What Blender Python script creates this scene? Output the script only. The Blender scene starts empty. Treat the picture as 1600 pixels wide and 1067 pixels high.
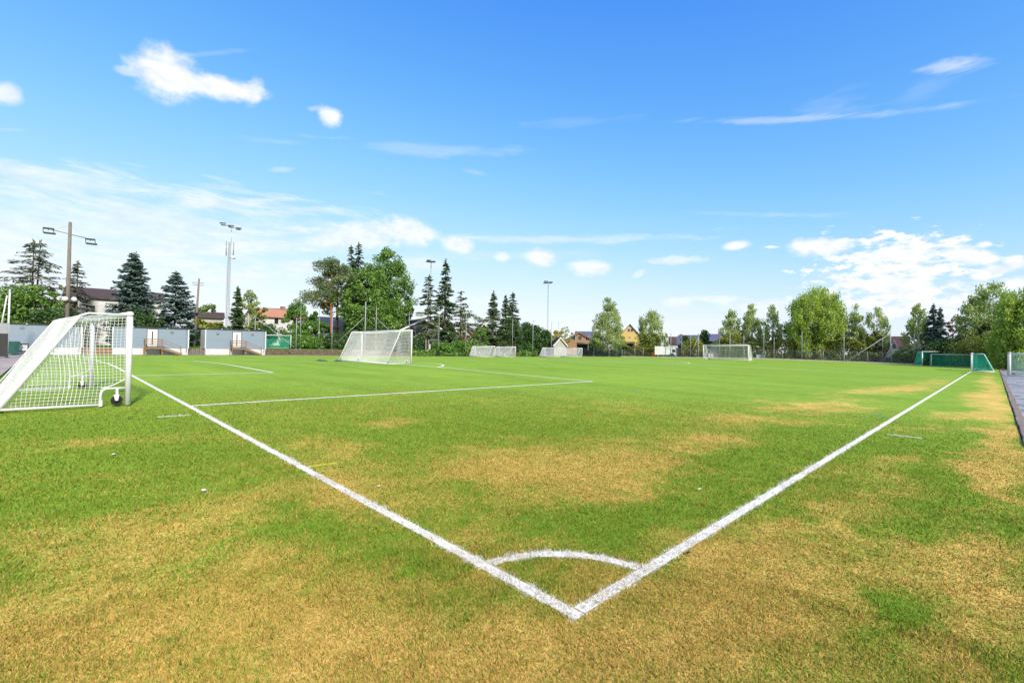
import bpy, math, random
import numpy as np
RNG = np.random.default_rng(11)
random.seed(5)
SC = bpy.context.scene
COL = SC.collection
PI = math.pi

# ---------------------------------------------------------------- camera frame and ground shape
FPX = 737.5
CAM = np.array([-2.3607, -1.8113, 1.6878])
CF = np.array([0.69882249, 0.71515218, 0.01429984])
CR = np.array([0.71493251, -0.69896512, 0.01786808])
CU = np.array([-0.02277349, 0.00226319, 0.99973809])

def ss(a, b, x):
    t = np.clip((np.asarray(x, float) - a) / (b - a), 0, 1)
    return t * t * (3 - 2 * t)

def G(X, Y):
    """height of the ground: a crowned pitch, a low bank and rising lawn beyond its far left side"""
    X = np.asarray(X, float); Y = np.asarray(Y, float)
    ym = 31.92
    Yc = np.clip(Y, -4, 67)
    z = 0.012627 * (math.sqrt(ym * ym + 8) - np.sqrt((Yc - ym) ** 2 + 8))
    z = z + 0.22 * ss(64, 67.5, Y) * (1 - ss(20, 60, X))
    z = z + (1 - ss(36, 48, X)) * (ss(69.4, 70.1, Y) * 0.8 + np.clip(Y - 70.1, 0, 40) * 0.02)
    return z

def ray(u, v): return CF + CR * (u - 800) / FPX + CU * (533.5 - v) / FPX
def hz(u): return 544 + 0.0179 * (u - 800)
def PT(u, v, d): return CAM + ray(u, v) * d
def dY(u, Y): return (Y - CAM[1]) / ray(u, hz(u))[1]
def dX(u, X): return (X - CAM[0]) / ray(u, hz(u))[0]
def DP(u, p):
    return dY(u, p[1]) if p[0] == 'Y' else (dX(u, p[1]) if p[0] == 'X' else p[1])
def gp(u, d):
    q = PT(u, hz(u), d); return np.array([q[0], q[1], float(G(q[0], q[1]))])
def zz(u, v, d): return PT(u, v, d)[2]
def az(u):
    r = ray(u, hz(u)); return math.atan2(r[1], r[0])

# ---------------------------------------------------------------- objects
def tag(o, label=None, cat=None, group=None, kind=None):
    if label: o['label'] = label
    if cat: o['category'] = cat
    if group: o['group'] = group
    if kind: o['kind'] = kind
    return o

def thing(name, label, cat, loc=(0, 0, 0), rz=0.0, group=None):
    o = bpy.data.objects.new(name, None); COL.objects.link(o)
    o.empty_display_size = .2
    o.location = [float(q) for q in loc]; o.rotation_euler = (0, 0, rz)
    return tag(o, label, cat, group)

def link(name, me, parent=None):
    o = bpy.data.objects.new(name, me); COL.objects.link(o)
    if parent is not None: o.parent = parent
    return o

def copy_tree(o, parent=None):
    c = o.copy(); COL.objects.link(c)
    if parent is not None: c.parent = parent
    for ch in list(o.children): copy_tree(ch, c)
    return c

def np_mesh(name, V, Fa, mats, attrs=None, midx=None, smooth=False):
    """mesh from numpy arrays; Fa is (n, k) vertex indices"""
    me = bpy.data.meshes.new(name)
    V = np.ascontiguousarray(V, dtype=np.float32); Fa = np.ascontiguousarray(Fa, dtype=np.int32)
    n, k = Fa.shape
    me.vertices.add(len(V)); me.vertices.foreach_set('co', V.ravel())
    me.loops.add(n * k); me.loops.foreach_set('vertex_index', Fa.ravel())
    me.polygons.add(n)
    me.polygons.foreach_set('loop_start', np.arange(0, n * k, k, dtype=np.int32))
    if smooth: me.polygons.foreach_set('use_smooth', np.ones(n, dtype=bool))
    for m in (mats if isinstance(mats, (list, tuple)) else [mats]): me.materials.append(m)
    if midx is not None: me.polygons.foreach_set('material_index', np.asarray(midx, dtype=np.int32))
    for an, (dom, arr) in (attrs or {}).items():
        a = me.attributes.new(an, 'FLOAT', dom); a.data.foreach_set('value', np.asarray(arr, dtype=np.float32))
    me.update(calc_edges=True)
    return me

class MB:
    """collects simple solids and links them as ONE mesh object"""
    def __init__(s): s.v = []; s.f = []; s.m = []; s.sm = []
    def add(s, V, Fs, mi=0, M=None, smooth=False):
        b = len(s.v)
        for q in V:
            if M is not None: q = M(q)
            s.v.append(tuple(float(t) for t in q))
        for f in Fs: s.f.append([b + i for i in f]); s.m.append(mi); s.sm.append(smooth)
        return s
    def box(s, x0, x1, y0, y1, z0, z1, mi=0, M=None, bev=0.0):
        if bev > 0:
            # a box with chamfered edges: three nested rectangles rings
            b = bev
            V = []
            for z, i in ((z0, b), (z0 + b, 0), (z1 - b, 0), (z1, b)):
                xa, xb, ya, yb = x0 + i, x1 - i, y0 + i, y1 - i
                c = b
                V += [(xa + c, ya, z), (xb - c, ya, z), (xb, ya + c, z), (xb, yb - c, z), (xb - c, yb, z), (xa + c, yb, z), (xa, yb - c, z), (xa, ya + c, z)]
            Fs = [list(range(7, -1, -1)), list(range(24, 32))]
            for r in range(3):
                for k in range(8):
                    a = r * 8 + k; c2 = r * 8 + (k + 1) % 8
                    Fs.append([a, c2, c2 + 8, a + 8])
            return s.add(V, Fs, mi, M)
        V = [(x0, y0, z0), (x1, y0, z0), (x1, y1, z0), (x0, y1, z0), (x0, y0, z1), (x1, y0, z1), (x1, y1, z1), (x0, y1, z1)]
        return s.add(V, [[3, 2, 1, 0], [4, 5, 6, 7], [0, 1, 5, 4], [1, 2, 6, 5], [2, 3, 7, 6], [3, 0, 4, 7]], mi, M)
    def tube(s, pts, r, n=8, mi=0, caps=True, smooth=True, M=None):
        pts = [np.array(q, float) for q in pts]
        rs = r if isinstance(r, (list, tuple, np.ndarray)) else [r] * len(pts)
        V = []; Fs = []
        ref = None
        for i, q in enumerate(pts):
            t = (pts[min(i + 1, len(pts) - 1)] - pts[max(i - 1, 0)]); t = t / (np.linalg.norm(t) + 1e-9)
            if ref is None:
                ref = np.cross(t, [0, 0, 1.0])
                if np.linalg.norm(ref) < .1: ref = np.cross(t, [0, 1.0, 0])
            ref = ref - t * (ref @ t); ref /= np.linalg.norm(ref) + 1e-9
            b = np.cross(t, ref)
            for k in range(n):
                a = 2 * PI * k / n + PI / n
                V.append(q + (ref * math.cos(a) + b * math.sin(a)) * rs[i])
        for i in range(len(pts) - 1):
            for k in range(n):
                Fs.append([i * n + k, i * n + (k + 1) % n, (i + 1) * n + (k + 1) % n, (i + 1) * n + k])
        if caps:
            Fs.append(list(range(n - 1, -1, -1))); Fs.append([(len(pts) - 1) * n + k for k in range(n)])
        return s.add(V, Fs, mi, M, smooth and n > 4)
    def prism(s, poly, axis, a0, a1, mi=0, M=None):
        """extrude polygon (list of 2d) along axis 'x'/'y'/'z'"""
        def mk(p, a):
            return {'x': (a, p[0], p[1]), 'y': (p[0], a, p[1]), 'z': (p[0], p[1], a)}[axis]
        n = len(poly)
        V = [mk(p, a0) for p in poly] + [mk(p, a1) for p in poly]
        Fs = [list(range(n - 1, -1, -1)), list(range(n, 2 * n))] + [[k, (k + 1) % n, n + (k + 1) % n, n + k] for k in range(n)]
        return s.add(V, Fs, mi, M)
    def disc_ring(s, c, axis, R, r, w, n=20, mi=0):
        """a tyre: torus-like ring round axis 'y' or 'x'"""
        V = []; Fs = []; m = 8
        for i in range(n):
            a = 2 * PI * i / n
            for j in range(m):
                b = 2 * PI * j / m
                rr = R - r + r * math.cos(b); yy = w * .5 * math.sin(b)
                q = (rr * math.cos(a), yy, rr * math.sin(a)) if axis == 'y' else (yy, rr * math.cos(a), rr * math.sin(a))
                V.append((c[0] + q[0], c[1] + q[1], c[2] + q[2]))
        for i in range(n):
            for j in range(m):
                Fs.append([i * m + j, i * m + (j + 1) % m, ((i + 1) % n) * m + (j + 1) % m, ((i + 1) % n) * m + j])
        return s.add(V, Fs, mi, None, True)
    def mesh(s, name, mats):
        me = bpy.data.meshes.new(name)
        me.from_pydata(s.v, [], s.f)
        for m in (mats if isinstance(mats, (list, tuple)) else [mats]): me.materials.append(m)
        me.polygons.foreach_set('material_index', s.m)
        me.polygons.foreach_set('use_smooth', s.sm)
        me.update()
        import bmesh
        b = bmesh.new(); b.from_mesh(me); bmesh.ops.recalc_face_normals(b, faces=b.faces); b.to_mesh(me); b.free()
        return me
    def build(s, name, mats, parent=None):
        return link(name, s.mesh(name, mats), parent)

# ---------------------------------------------------------------- materials
def lin(*c):
    return tuple((x / 255 / 12.92 if x <= 10 else ((x / 255 + .055) / 1.055) ** 2.4) for x in c)

class NT:
    def __init__(s, tree): s.t = tree; s.n = tree.nodes; s.l = tree.links
    def new(s, typ, **kw):
        n = s.n.new(typ)
        for k, v in kw.items(): setattr(n, k, v)
        return n
    def put(s, sock, v):
        if isinstance(v, bpy.types.NodeSocket): s.l.new(v, sock)
        else:
            if sock.type == 'RGBA' and len(v) == 3: v = (*v, 1)
            sock.default_value = v
    def m(s, op, a, b=None, c=None, clamp=False):
        n = s.new('ShaderNodeMath', operation=op, use_clamp=clamp)
        s.put(n.inputs[0], a)
        if b is not None: s.put(n.inputs[1], b)
        if c is not None: s.put(n.inputs[2], c)
        return n.outputs[0]
    def mr(s, v, a, b, c=0., d=1., smooth=True):
        n = s.new('ShaderNodeMapRange', interpolation_type='SMOOTHSTEP' if smooth else 'LINEAR')
        for i, x in enumerate((v, a, b, c, d)): s.put(n.inputs[i], x)
        return n.outputs[0]
    def mix(s, f, a, b, blend='MIX'):
        n = s.new('ShaderNodeMix', data_type='RGBA', blend_type=blend)
        s.put(n.inputs[0], f); s.put(n.inputs[6], a); s.put(n.inputs[7], b)
        return n.outputs[2]
    def noise(s, vec, scale, detail=3., rough=.55, dist=0.):
        n = s.new('ShaderNodeTexNoise')
        if vec is not None: s.l.new(vec, n.inputs['Vector'])
        n.inputs['Scale'].default_value = scale; n.inputs['Detail'].default_value = detail
        n.inputs['Roughness'].default_value = rough; n.inputs['Distortion'].default_value = dist
        return n.outputs[0]
    def scl(s, vec, sx, sy, sz):
        n = s.new('ShaderNodeVectorMath', operation='MULTIPLY'); s.l.new(vec, n.inputs[0]); n.inputs[1].default_value = (sx, sy, sz)
        return n.outputs[0]
    def attr(s, name):
        n = s.new('ShaderNodeAttribute', attribute_name=name); return n.outputs['Fac']

def new_mat(name):
    m = bpy.data.materials.new(name); m.use_nodes = True
    nt = NT(m.node_tree); nt.n.clear()
    out = nt.new('ShaderNodeOutputMaterial')
    return m, nt, out

def mat(name, col, rough=.6, metal=0., var=.12, scale=3., bump=0., bscale=None, spec=.4, stretch=(1, 1, 1), dirt=None):
    """painted / built surface: base colour with soft wear variation, fine bump"""
    m, nt, out = new_mat(name)
    p = nt.new('ShaderNodeBsdfPrincipled'); nt.l.new(p.outputs[0], out.inputs[0])
    tc = nt.new('ShaderNodeTexCoord').outputs['Object']
    vec = nt.scl(tc, *stretch)
    n = nt.noise(vec, scale, 5., .6)
    c = nt.mix(nt.mr(n, .3, .7), [x * (1 - var) for x in col], [min(1, x * (1 + var)) for x in col])
    if dirt is not None:
        n2 = nt.noise(vec, scale * 2.3, 6., .65)
        c = nt.mix(nt.mr(n2, .52, .75, 0, .65), c, dirt)
    nt.l.new(c, p.inputs['Base Color'])
    p.inputs['Roughness'].default_value = rough; p.inputs['Metallic'].default_value = metal
    p.inputs['Specular IOR Level'].default_value = spec
    if bump > 0:
        b = nt.new('ShaderNodeBump'); b.inputs['Strength'].default_value = bump; b.inputs['Distance'].default_value = .02
        nt.l.new(nt.noise(vec, bscale or scale * 8, 4.), b.inputs['Height']); nt.l.new(b.outputs[0], p.inputs['Normal'])
    return m

def boards(name, col, pitch=.14, axis=2, var=.1, rough=.6):
    """boarded wall: bump and slight shade steps at each board"""
    m, nt, out = new_mat(name)
    p = nt.new('ShaderNodeBsdfPrincipled'); nt.l.new(p.outputs[0], out.inputs[0])
    tc = nt.new('ShaderNodeTexCoord').outputs['Object']
    sp = nt.new('ShaderNodeSeparateXYZ'); nt.l.new(tc, sp.inputs[0])
    k = nt.m('DIVIDE', sp.outputs[axis], pitch)
    fr = nt.m('FRACT', k)
    wn = nt.new('ShaderNodeTexWhiteNoise', noise_dimensions='1D'); nt.l.new(nt.m('FLOOR', k), wn.inputs['W'])
    n = nt.noise(nt.scl(tc, 1, 1, 3), 1.7, 5.)
    f = nt.m('ADD', nt.m('MULTIPLY', wn.outputs[0], .6), nt.m('MULTIPLY', n, .6))
    c = nt.mix(f, [x * (1 - var) for x in col], [min(1, x * (1 + var)) for x in col])
    nt.l.new(c, p.inputs['Base Color']); p.inputs['Roughness'].default_value = rough
    b = nt.new('ShaderNodeBump'); b.inputs['Strength'].default_value = .6; b.inputs['Distance'].default_value = .012
    nt.l.new(nt.mr(fr, 0., .12), b.inputs['Height']); nt.l.new(b.outputs[0], p.inputs['Normal'])
    return m

def tiles(name, col, var=.25):
    m, nt, out = new_mat(name)
    p = nt.new('ShaderNodeBsdfPrincipled'); nt.l.new(p.outputs[0], out.inputs[0])
    tc = nt.new('ShaderNodeTexCoord').outputs['Object']
    br = nt.new('ShaderNodeTexBrick'); nt.l.new(nt.scl(tc, 1, 1, 1), br.inputs['Vector'])
    br.inputs['Scale'].default_value = 3.; br.inputs['Mortar Size'].default_value = .03
    br.inputs['Color1'].default_value = (*[x * (1 - var) for x in col], 1); br.inputs['Color2'].default_value = (*[x * (1 + var) for x in col], 1)
    br.inputs['Mortar'].default_value = (*[x * .45 for x in col], 1)
    n = nt.noise(tc, 1.1, 5.)
    c = nt.mix(nt.mr(n, .35, .7), br.outputs[0], [x * .8 for x in col])
    nt.l.new(c, p.inputs['Base Color']); p.inputs['Roughness'].default_value = .75
    return m

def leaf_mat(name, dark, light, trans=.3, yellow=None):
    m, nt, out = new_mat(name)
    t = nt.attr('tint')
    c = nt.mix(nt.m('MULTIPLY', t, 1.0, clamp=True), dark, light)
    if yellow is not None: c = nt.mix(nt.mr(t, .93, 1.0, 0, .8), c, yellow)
    d = nt.new('ShaderNodeBsdfDiffuse'); tr = nt.new('ShaderNodeBsdfTranslucent'); g = nt.new('ShaderNodeBsdfGlossy')
    g.inputs['Roughness'].default_value = .5; g.inputs['Color'].default_value = (1, 1, 1, 1)
    nt.l.new(c, d.inputs[0]); nt.l.new(nt.mix(.5, c, light), tr.inputs[0])
    mx = nt.new('ShaderNodeMixShader'); mx.inputs[0].default_value = trans
    nt.l.new(d.outputs[0], mx.inputs[1]); nt.l.new(tr.outputs[0], mx.inputs[2])
    m2 = nt.new('ShaderNodeMixShader'); m2.inputs[0].default_value = .035
    nt.l.new(mx.outputs[0], m2.inputs[1]); nt.l.new(g.outputs[0], m2.inputs[2])
    nt.l.new(m2.outputs[0], out.inputs[0])
    return m

def glass_mat():
    m, nt, out = new_mat('window_glass')
    p = nt.new('ShaderNodeBsdfPrincipled'); nt.l.new(p.outputs[0], out.inputs[0])
    tc = nt.new('ShaderNodeTexCoord').outputs['Object']
    nt.l.new(nt.mix(nt.noise(tc, 1.3, 2.), (.012, .014, .018), (.05, .055, .06)), p.inputs['Base Color'])
    p.inputs['Roughness'].default_value = .08; p.inputs['Specular IOR Level'].default_value = .5
    return m

M = {}
M['white'] = mat('white_paint', (.60, .603, .61), .4, var=.05, scale=2., spec=.4)
M['alu'] = mat('aluminium', (.72, .73, .75), .35, .35, var=.06, scale=3.)
M['net'] = mat('white_net_cord', (.70, .70, .70), .8, var=.05)
M['greennet'] = mat('green_net_cord', (.02, .42, .31), .8, var=.15)
M['rubber'] = mat('black_rubber', (.015, .015, .016), .7, var=.2)
M['steel'] = mat('galvanised_steel', (.20, .21, .23), .5, .3, var=.15, scale=4.)
M['greypole'] = mat('grey_pole', (.25, .265, .28), .55, .1, var=.12, scale=2.)
M['darksteel'] = mat('dark_steel', (.06, .065, .07), .5, .2, var=.2)
M['lampface'] = mat('lamp_face', (.55, .58, .6), .2, .3, var=.05)
M['wood_pole'] = mat('weathered_wood_pole', (.17, .14, .122), .85, var=.3, scale=4., stretch=(6, 6, .3), bump=.3)
M['wood'] = mat('brown_timber', (.22, .115, .05), .75, var=.25, scale=5., stretch=(1, 4, 4), bump=.2)
M['glass'] = glass_mat()
M['bark'] = mat('bark', (.10, .075, .055), .9, var=.35, scale=6., stretch=(3, 3, .6), bump=.5)
M['bark_pine'] = mat('pine_bark', (.28, .12, .06), .9, var=.35, scale=5., stretch=(3, 3, .6), bump=.5)
M['bark_birch'] = mat('birch_bark', (.42, .40, .37), .8, var=.15, scale=5., stretch=(2, 2, 8), dirt=(.06, .055, .05))
M['bark_grey'] = mat('grey_bark', (.20, .18, .165), .9, var=.3, scale=6., stretch=(3, 3, .6), bump=.4)
L = {}
L['bluespruce'] = leaf_mat('blue_spruce_needles', (0.0496, 0.0959, 0.0794), (0.2149, 0.3058, 0.2728), .12)
L['sparsespruce'] = leaf_mat('grey_green_needles', (0.0810, 0.0972, 0.0567), (0.2592, 0.2916, 0.1944), .15)
L['spruce'] = leaf_mat('spruce_needles', (0.0442, 0.0911, 0.0359), (0.1588, 0.2346, 0.0896), .15)
L['pine'] = leaf_mat('pine_needles', (0.0595, 0.0991, 0.0370), (0.1984, 0.2513, 0.1058), .15)
L['green'] = leaf_mat('green_leaves', (0.0595, 0.1388, 0.0212), (0.1984, 0.3438, 0.0529), .3)
L['lightgreen'] = leaf_mat('light_green_leaves', (.09, .17, .03), (.25, .36, .09), .35)
L['birch'] = leaf_mat('birch_leaves', (0.1755, 0.2633, 0.0615), (0.5090, 0.6000, 0.1930), .45, (.42, .34, .06))
L['weeping'] = leaf_mat('weeping_birch_leaves', (0.1552, 0.2562, 0.0279), (0.4502, 0.5899, 0.0776), .45, (.40, .33, .05))
L['yellow'] = leaf_mat('yellow_leaves', (.25, .22, .01), (.55, .47, .02), .3)
L['shrub'] = leaf_mat('shrub_leaves', (0.0403, 0.1150, 0.0138), (0.1725, 0.3450, 0.0403), .3)
L['dark'] = leaf_mat('dark_hedge_leaves', (.026, .07, .015), (.085, .16, .032), .25)
L['thuja'] = leaf_mat('thuja_sprays', (.016, .055, .012), (.065, .15, .022), .15)
L['hedge'] = leaf_mat('autumn_hedge_leaves', (0.0860, 0.1329, 0.0187), (0.3125, 0.3515, 0.0548), .4, (.26, .12, .02))
L['olive'] = leaf_mat('olive_hedge_leaves', (.12, .14, .012), (.30, .32, .03), .25)
L['rust'] = leaf_mat('rusty_brown_leaves', (.10, .055, .03), (.26, .15, .08), .25)
# ---------------------------------------------------------------- turf: where it is dry, where it is painted
PATCHES = [(-1.62,1.55,0.702,-0.147,-1.066,-1.198,0.9),(-2.37,1.89,2.495,0.033,-1.467,-1.635,0.72),(-0.72,0.34,0.865,-0.643,-1.692,-1.882,0.5),(-0.41,-0.16,0.741,-0.852,-3.341,-3.699,0.81),(-0.67,3.55,1.238,-0.342,-0.573,-1.692,0.6),(-1.64,3.26,1.585,-0.212,-1.154,-1.352,0.4),(-2.39,3.41,3.541,0.048,-1.141,-1.319,0.3),(2.48,2.48,0.510,-0.571,-0.454,-0.568,.72),(2.09,3.22,1.186,-1.039,-0.579,-0.732,.34),(2.62,1.44,0.799,-1.211,-1.110,-1.357,.5),(4.30,1.97,0.399,-0.698,-0.679,-0.868,0.6665),(2.79,6.82,1.495,-0.862,-0.399,-1.896,0.9331),(2.57,4.77,0.612,-0.455,-0.710,-0.942,0.2666),(0.91,5.14,1.056,-0.529,-1.731,-0.746,0.73315),(0.07,4.04,2.001,-0.923,-2.190,-0.917,0.6),(-1.90,7.90,1.521,-0.056,-0.667,-1.959,0.9331),(-1.93,5.89,1.551,-0.057,-0.769,-3.088,0.59985),(-1.28,4.63,2.805,-0.409,-1.233,-2.848,0.2),(9.78,2.65,0.404,-1.095,-0.973,-1.398,0.9331),(15.65,2.20,0.157,-0.690,-0.543,-1.635,0.95976),(27.29,1.57,0.059,-0.505,-0.199,-0.934,0.95976),(10.49,1.58,0.322,-1.215,-1.257,-1.781,0.6665),(15.18,1.09,0.178,-1.043,-0.694,-1.874,0.6665),(7.14,1.33,0.246,-0.740,-1.160,-1.540,0.6665),(39.95,1.01,0.070,-1.043,-0.165,-0.347,0.5332),(15.83,-0.87,0.078,-1.499,-0.967,-1.410,0.9331),(12.64,-0.81,0.148,-2.210,-1.382,-1.918,0.6665),(19.70,-1.90,-0.014,-3.838,-0.054,-0.082,1.07973),(11.44,-1.91,-0.026,-3.710,-0.806,-1.071,1.07973),(8.75,-1.78,0.009,-3.011,-0.810,-1.030,0.95976),(6.71,-1.91,-0.039,-3.793,-1.414,-1.728,0.95976),(39.68,-1.55,0.015,-2.366,-0.037,-0.072,0.95976),(25.50,-1.16,0.040,-1.725,-0.438,-0.730,0.6665),(7.38,-0.71,0.238,-2.078,-0.935,-1.188,0.9331),(5.43,-0.86,0.314,-2.561,-1.051,-1.285,0.6665),(2.79,-0.52,0.490,-1.586,-1.519,-3.684,0.72),(1.46,-0.51,0.834,-2.422,-1.667,-1.902,0.81),(0.77,-0.47,0.926,-2.127,-1.752,-1.973,0.9),(2.03,-1.01,0.377,-2.043,-1.648,-1.881,0.72),(3.05,-1.61,0.075,-2.006,-1.924,-2.210,0.72),(1.45,-1.53,0.198,-2.661,-2.722,-3.034,0.5),(2.42,-1.83,-0.019,-5.347,-4.046,-4.567,0.6),(0.83,-0.98,0.491,-1.853,-2.203,-2.455,0.4),(0.04,-0.43,1.221,-2.075,-3.050,-3.388,0.6),(1.01,-0.79,1.348,-4.360,-3.056,-3.434,0.4),(-1.35,9.94,0.551,-0.041,-0.024,-0.530,-0.8),(-1.39,6.20,0.911,-0.092,-0.363,-1.712,-0.9),(-2.13,4.77,1.606,-0.025,-0.798,-1.770,-0.9),(-0.93,4.84,1.881,-0.365,-0.773,-1.898,-0.6),(-0.54,3.19,2.406,-1.081,-3.339,-1.104,-0.9),(-0.61,2.38,2.848,-1.266,-3.777,-2.915,-0.8),(-1.11,2.63,3.370,-0.919,-3.063,-3.572,-0.5),(2.22,5.03,0.697,-0.474,-0.966,-0.780,-0.9),(4.01,5.40,0.362,-0.317,-0.670,-0.929,-0.6),(1.25,3.27,1.513,-1.238,-1.905,-0.285,-0.6),(-0.33,1.19,1.249,-0.988,-3.170,-1.783,-0.6),(-0.53,1.80,1.812,-0.896,-2.753,-3.184,-0.3),(-2.52,3.24,5.146,0.205,-3.242,-3.723,-0.9),(1.19,1.15,0.804,-0.950,-1.152,-1.359,-1),(1.98,0.64,1.249,-1.659,-0.257,-3.160,-0.9),(5.57,0.72,0.417,-0.985,0.018,-1.804,-1),(8.77,0.89,0.247,-0.938,-0.413,-1.707,-0.7),(9.18,-0.21,0.201,-1.436,-0.628,-0.833,-0.6),(6.66,-1.08,0.196,-2.384,-1.337,-1.664,-0.6),(4.99,-1.44,0.061,-2.707,-0.692,-0.072,-1),(4.44,-1.93,-0.096,-5.779,-1.363,-1.596,-1),(1.77,-1.31,0.182,-4.365,-4.108,-0.738,-1),(1.74,-1.48,0.019,-5.543,-5.343,-1.027,-0.8),(1.16,-1.11,1.210,-5.939,-5.018,-5.615,-0.5),(1.54,-1.85,-0.081,-7.976,-2.463,-2.731,-0.9),(0.71,-1.17,0.896,-4.198,-4.355,-4.822,-0.6),(0.07,-0.60,2.771,-5.456,-4.413,-4.885,-0.3),(2.44,-1.50,0.310,-4.629,-4.947,-5.629,-0.4),(0.40,0.69,2.703,-2.944,-3.386,-3.888,-0.6),(10.66,-1.33,0.135,-3.594,-0.323,-0.429,-0.5),(1.92,0.03,1.483,-3.408,-3.290,-3.836,-0.2)]
def vnoise(X, Y, seed):
    r = np.random.default_rng(seed); T = r.random((256, 256))
    xi = np.floor(X).astype(int); yi = np.floor(Y).astype(int); fx = X - xi; fy = Y - yi
    fx = fx * fx * (3 - 2 * fx); fy = fy * fy * (3 - 2 * fy)
    g = lambda a, b: T[a % 256, b % 256]
    return (g(xi, yi) * (1 - fx) + g(xi + 1, yi) * fx) * (1 - fy) + (g(xi, yi + 1) * (1 - fx) + g(xi + 1, yi + 1) * fx) * fy

def fbm(X, Y, s, seed, o=4):
    r = 0; a = .5; t = 0
    for k in range(o):
        r = r + a * vnoise(X * s + 17 * k, Y * s - 9 * k, seed + k); t += a; a *= .55; s *= 2.1
    return r / t

def dryness(X, Y):
    """0 lush green, 1 bleached tan; patches lie on the pitch where foot traffic near the corner wore it"""
    X = np.asarray(X, float); Y = np.asarray(Y, float)
    # wobble so the patches get ragged edges
    wx = (fbm(X, Y, .9, 3) - .5) * 1.1 + (fbm(X, Y, 3.2, 33) - .5) * .5
    wy = (fbm(X, Y, .9, 7) - .5) * 1.1 + (fbm(X, Y, 3.2, 37) - .5) * .5
    sc = np.clip(np.hypot(X + 2.4, Y + 1.8) / 6, .25, 1.1)
    xx = X + wx * sc; yy = Y + wy * sc
    pos = np.zeros_like(X); neg = np.zeros_like(X)
    for cx, cy, a, b, c, d, w in PATCHES:
        p = a * (xx - cx) + b * (yy - cy); q = c * (xx - cx) + d * (yy - cy)
        g = np.exp(-(p * p + q * q) * .9)
        if w > 0: pos = pos + w * g
        else: neg = neg - w * g
    near = np.exp(-(((X + .5) / 6.5) ** 2 + ((Y + .5) / 5.0) ** 2))
    v = .40 * near + .92 * np.minimum(pos, 1.3) - .75 * np.minimum(neg, 1.2)
    v = v + (fbm(X, Y, 1.6, 21) - .5) * 1.0 * (.3 + near) + (fbm(X * .8, Y * 1.5, 5.5, 25) - .5) * 1.1 * (.25 + near) + (fbm(X, Y, .35, 41) - .5) * .35
    rd = np.hypot(X + 2.4, Y + 1.8); mid = ss(5, 9, rd) * (1 - ss(16, 34, rd))
    v = v + mid * ((fbm(X * .75, Y * .75, .7, 81) - .47) * .95 + (fbm(X, Y, 3.1, 85) - .5) * .35)
    # streaks drawn across the wear, so green shows through it
    st = fbm((X - Y) * .35, (X + Y) * 2.2, 1.3, 95, 3) - .5
    v = v + st * .9 * ss(3, 8, rd) * np.clip(v * 2, .1, 1)
    return np.where(v > 0, .04 + .84 * (1 - np.exp(-1.45 * np.maximum(v, 0))), .04 + np.maximum(v, -.25))

LW = .12
PB = 31.92 - 20.16     # penalty box side, distance from the near corner
GB = 31.92 - 9.16
PL, PW = 96.84, 63.84
def painted(X, Y):
    X = np.asarray(X, float) + RNG.normal(0, .009, len(X)); Y = np.asarray(Y, float) + RNG.normal(0, .009, len(Y))
    jx = (fbm(X, Y, 14, 51, 2) - .5) * .055; X = X + jx; Y = Y + (fbm(X, Y, 14, 61, 2) - .5) * .055
    p = ((X > 0) & (X < LW) & (Y > 0)) | ((Y > 0) & (Y < LW) & (X > 0))
    r = np.hypot(X, Y); p |= (r > .88) & (r < 1.0) & (X > 0) & (Y > 0)
    p |= (Y > PB) & (Y < PB + LW) & (X > 0) & (X < 16.5)
    p |= (X > -.75) & (X < -.17) & (abs(Y - 10.3) < .05)
    p |= (Y > -.78) & (Y < -.22) & (abs(X - 10.4) < .04)
    return p

def wear(X, Y):
    d = np.clip(dryness(X, Y), 0, 1)
    return np.clip(.03 + .85 * np.clip(d - .15, 0, 1) * (.2 + 1.2 * fbm(X, Y, 2.5, 71, 3)), 0, .8)

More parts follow.
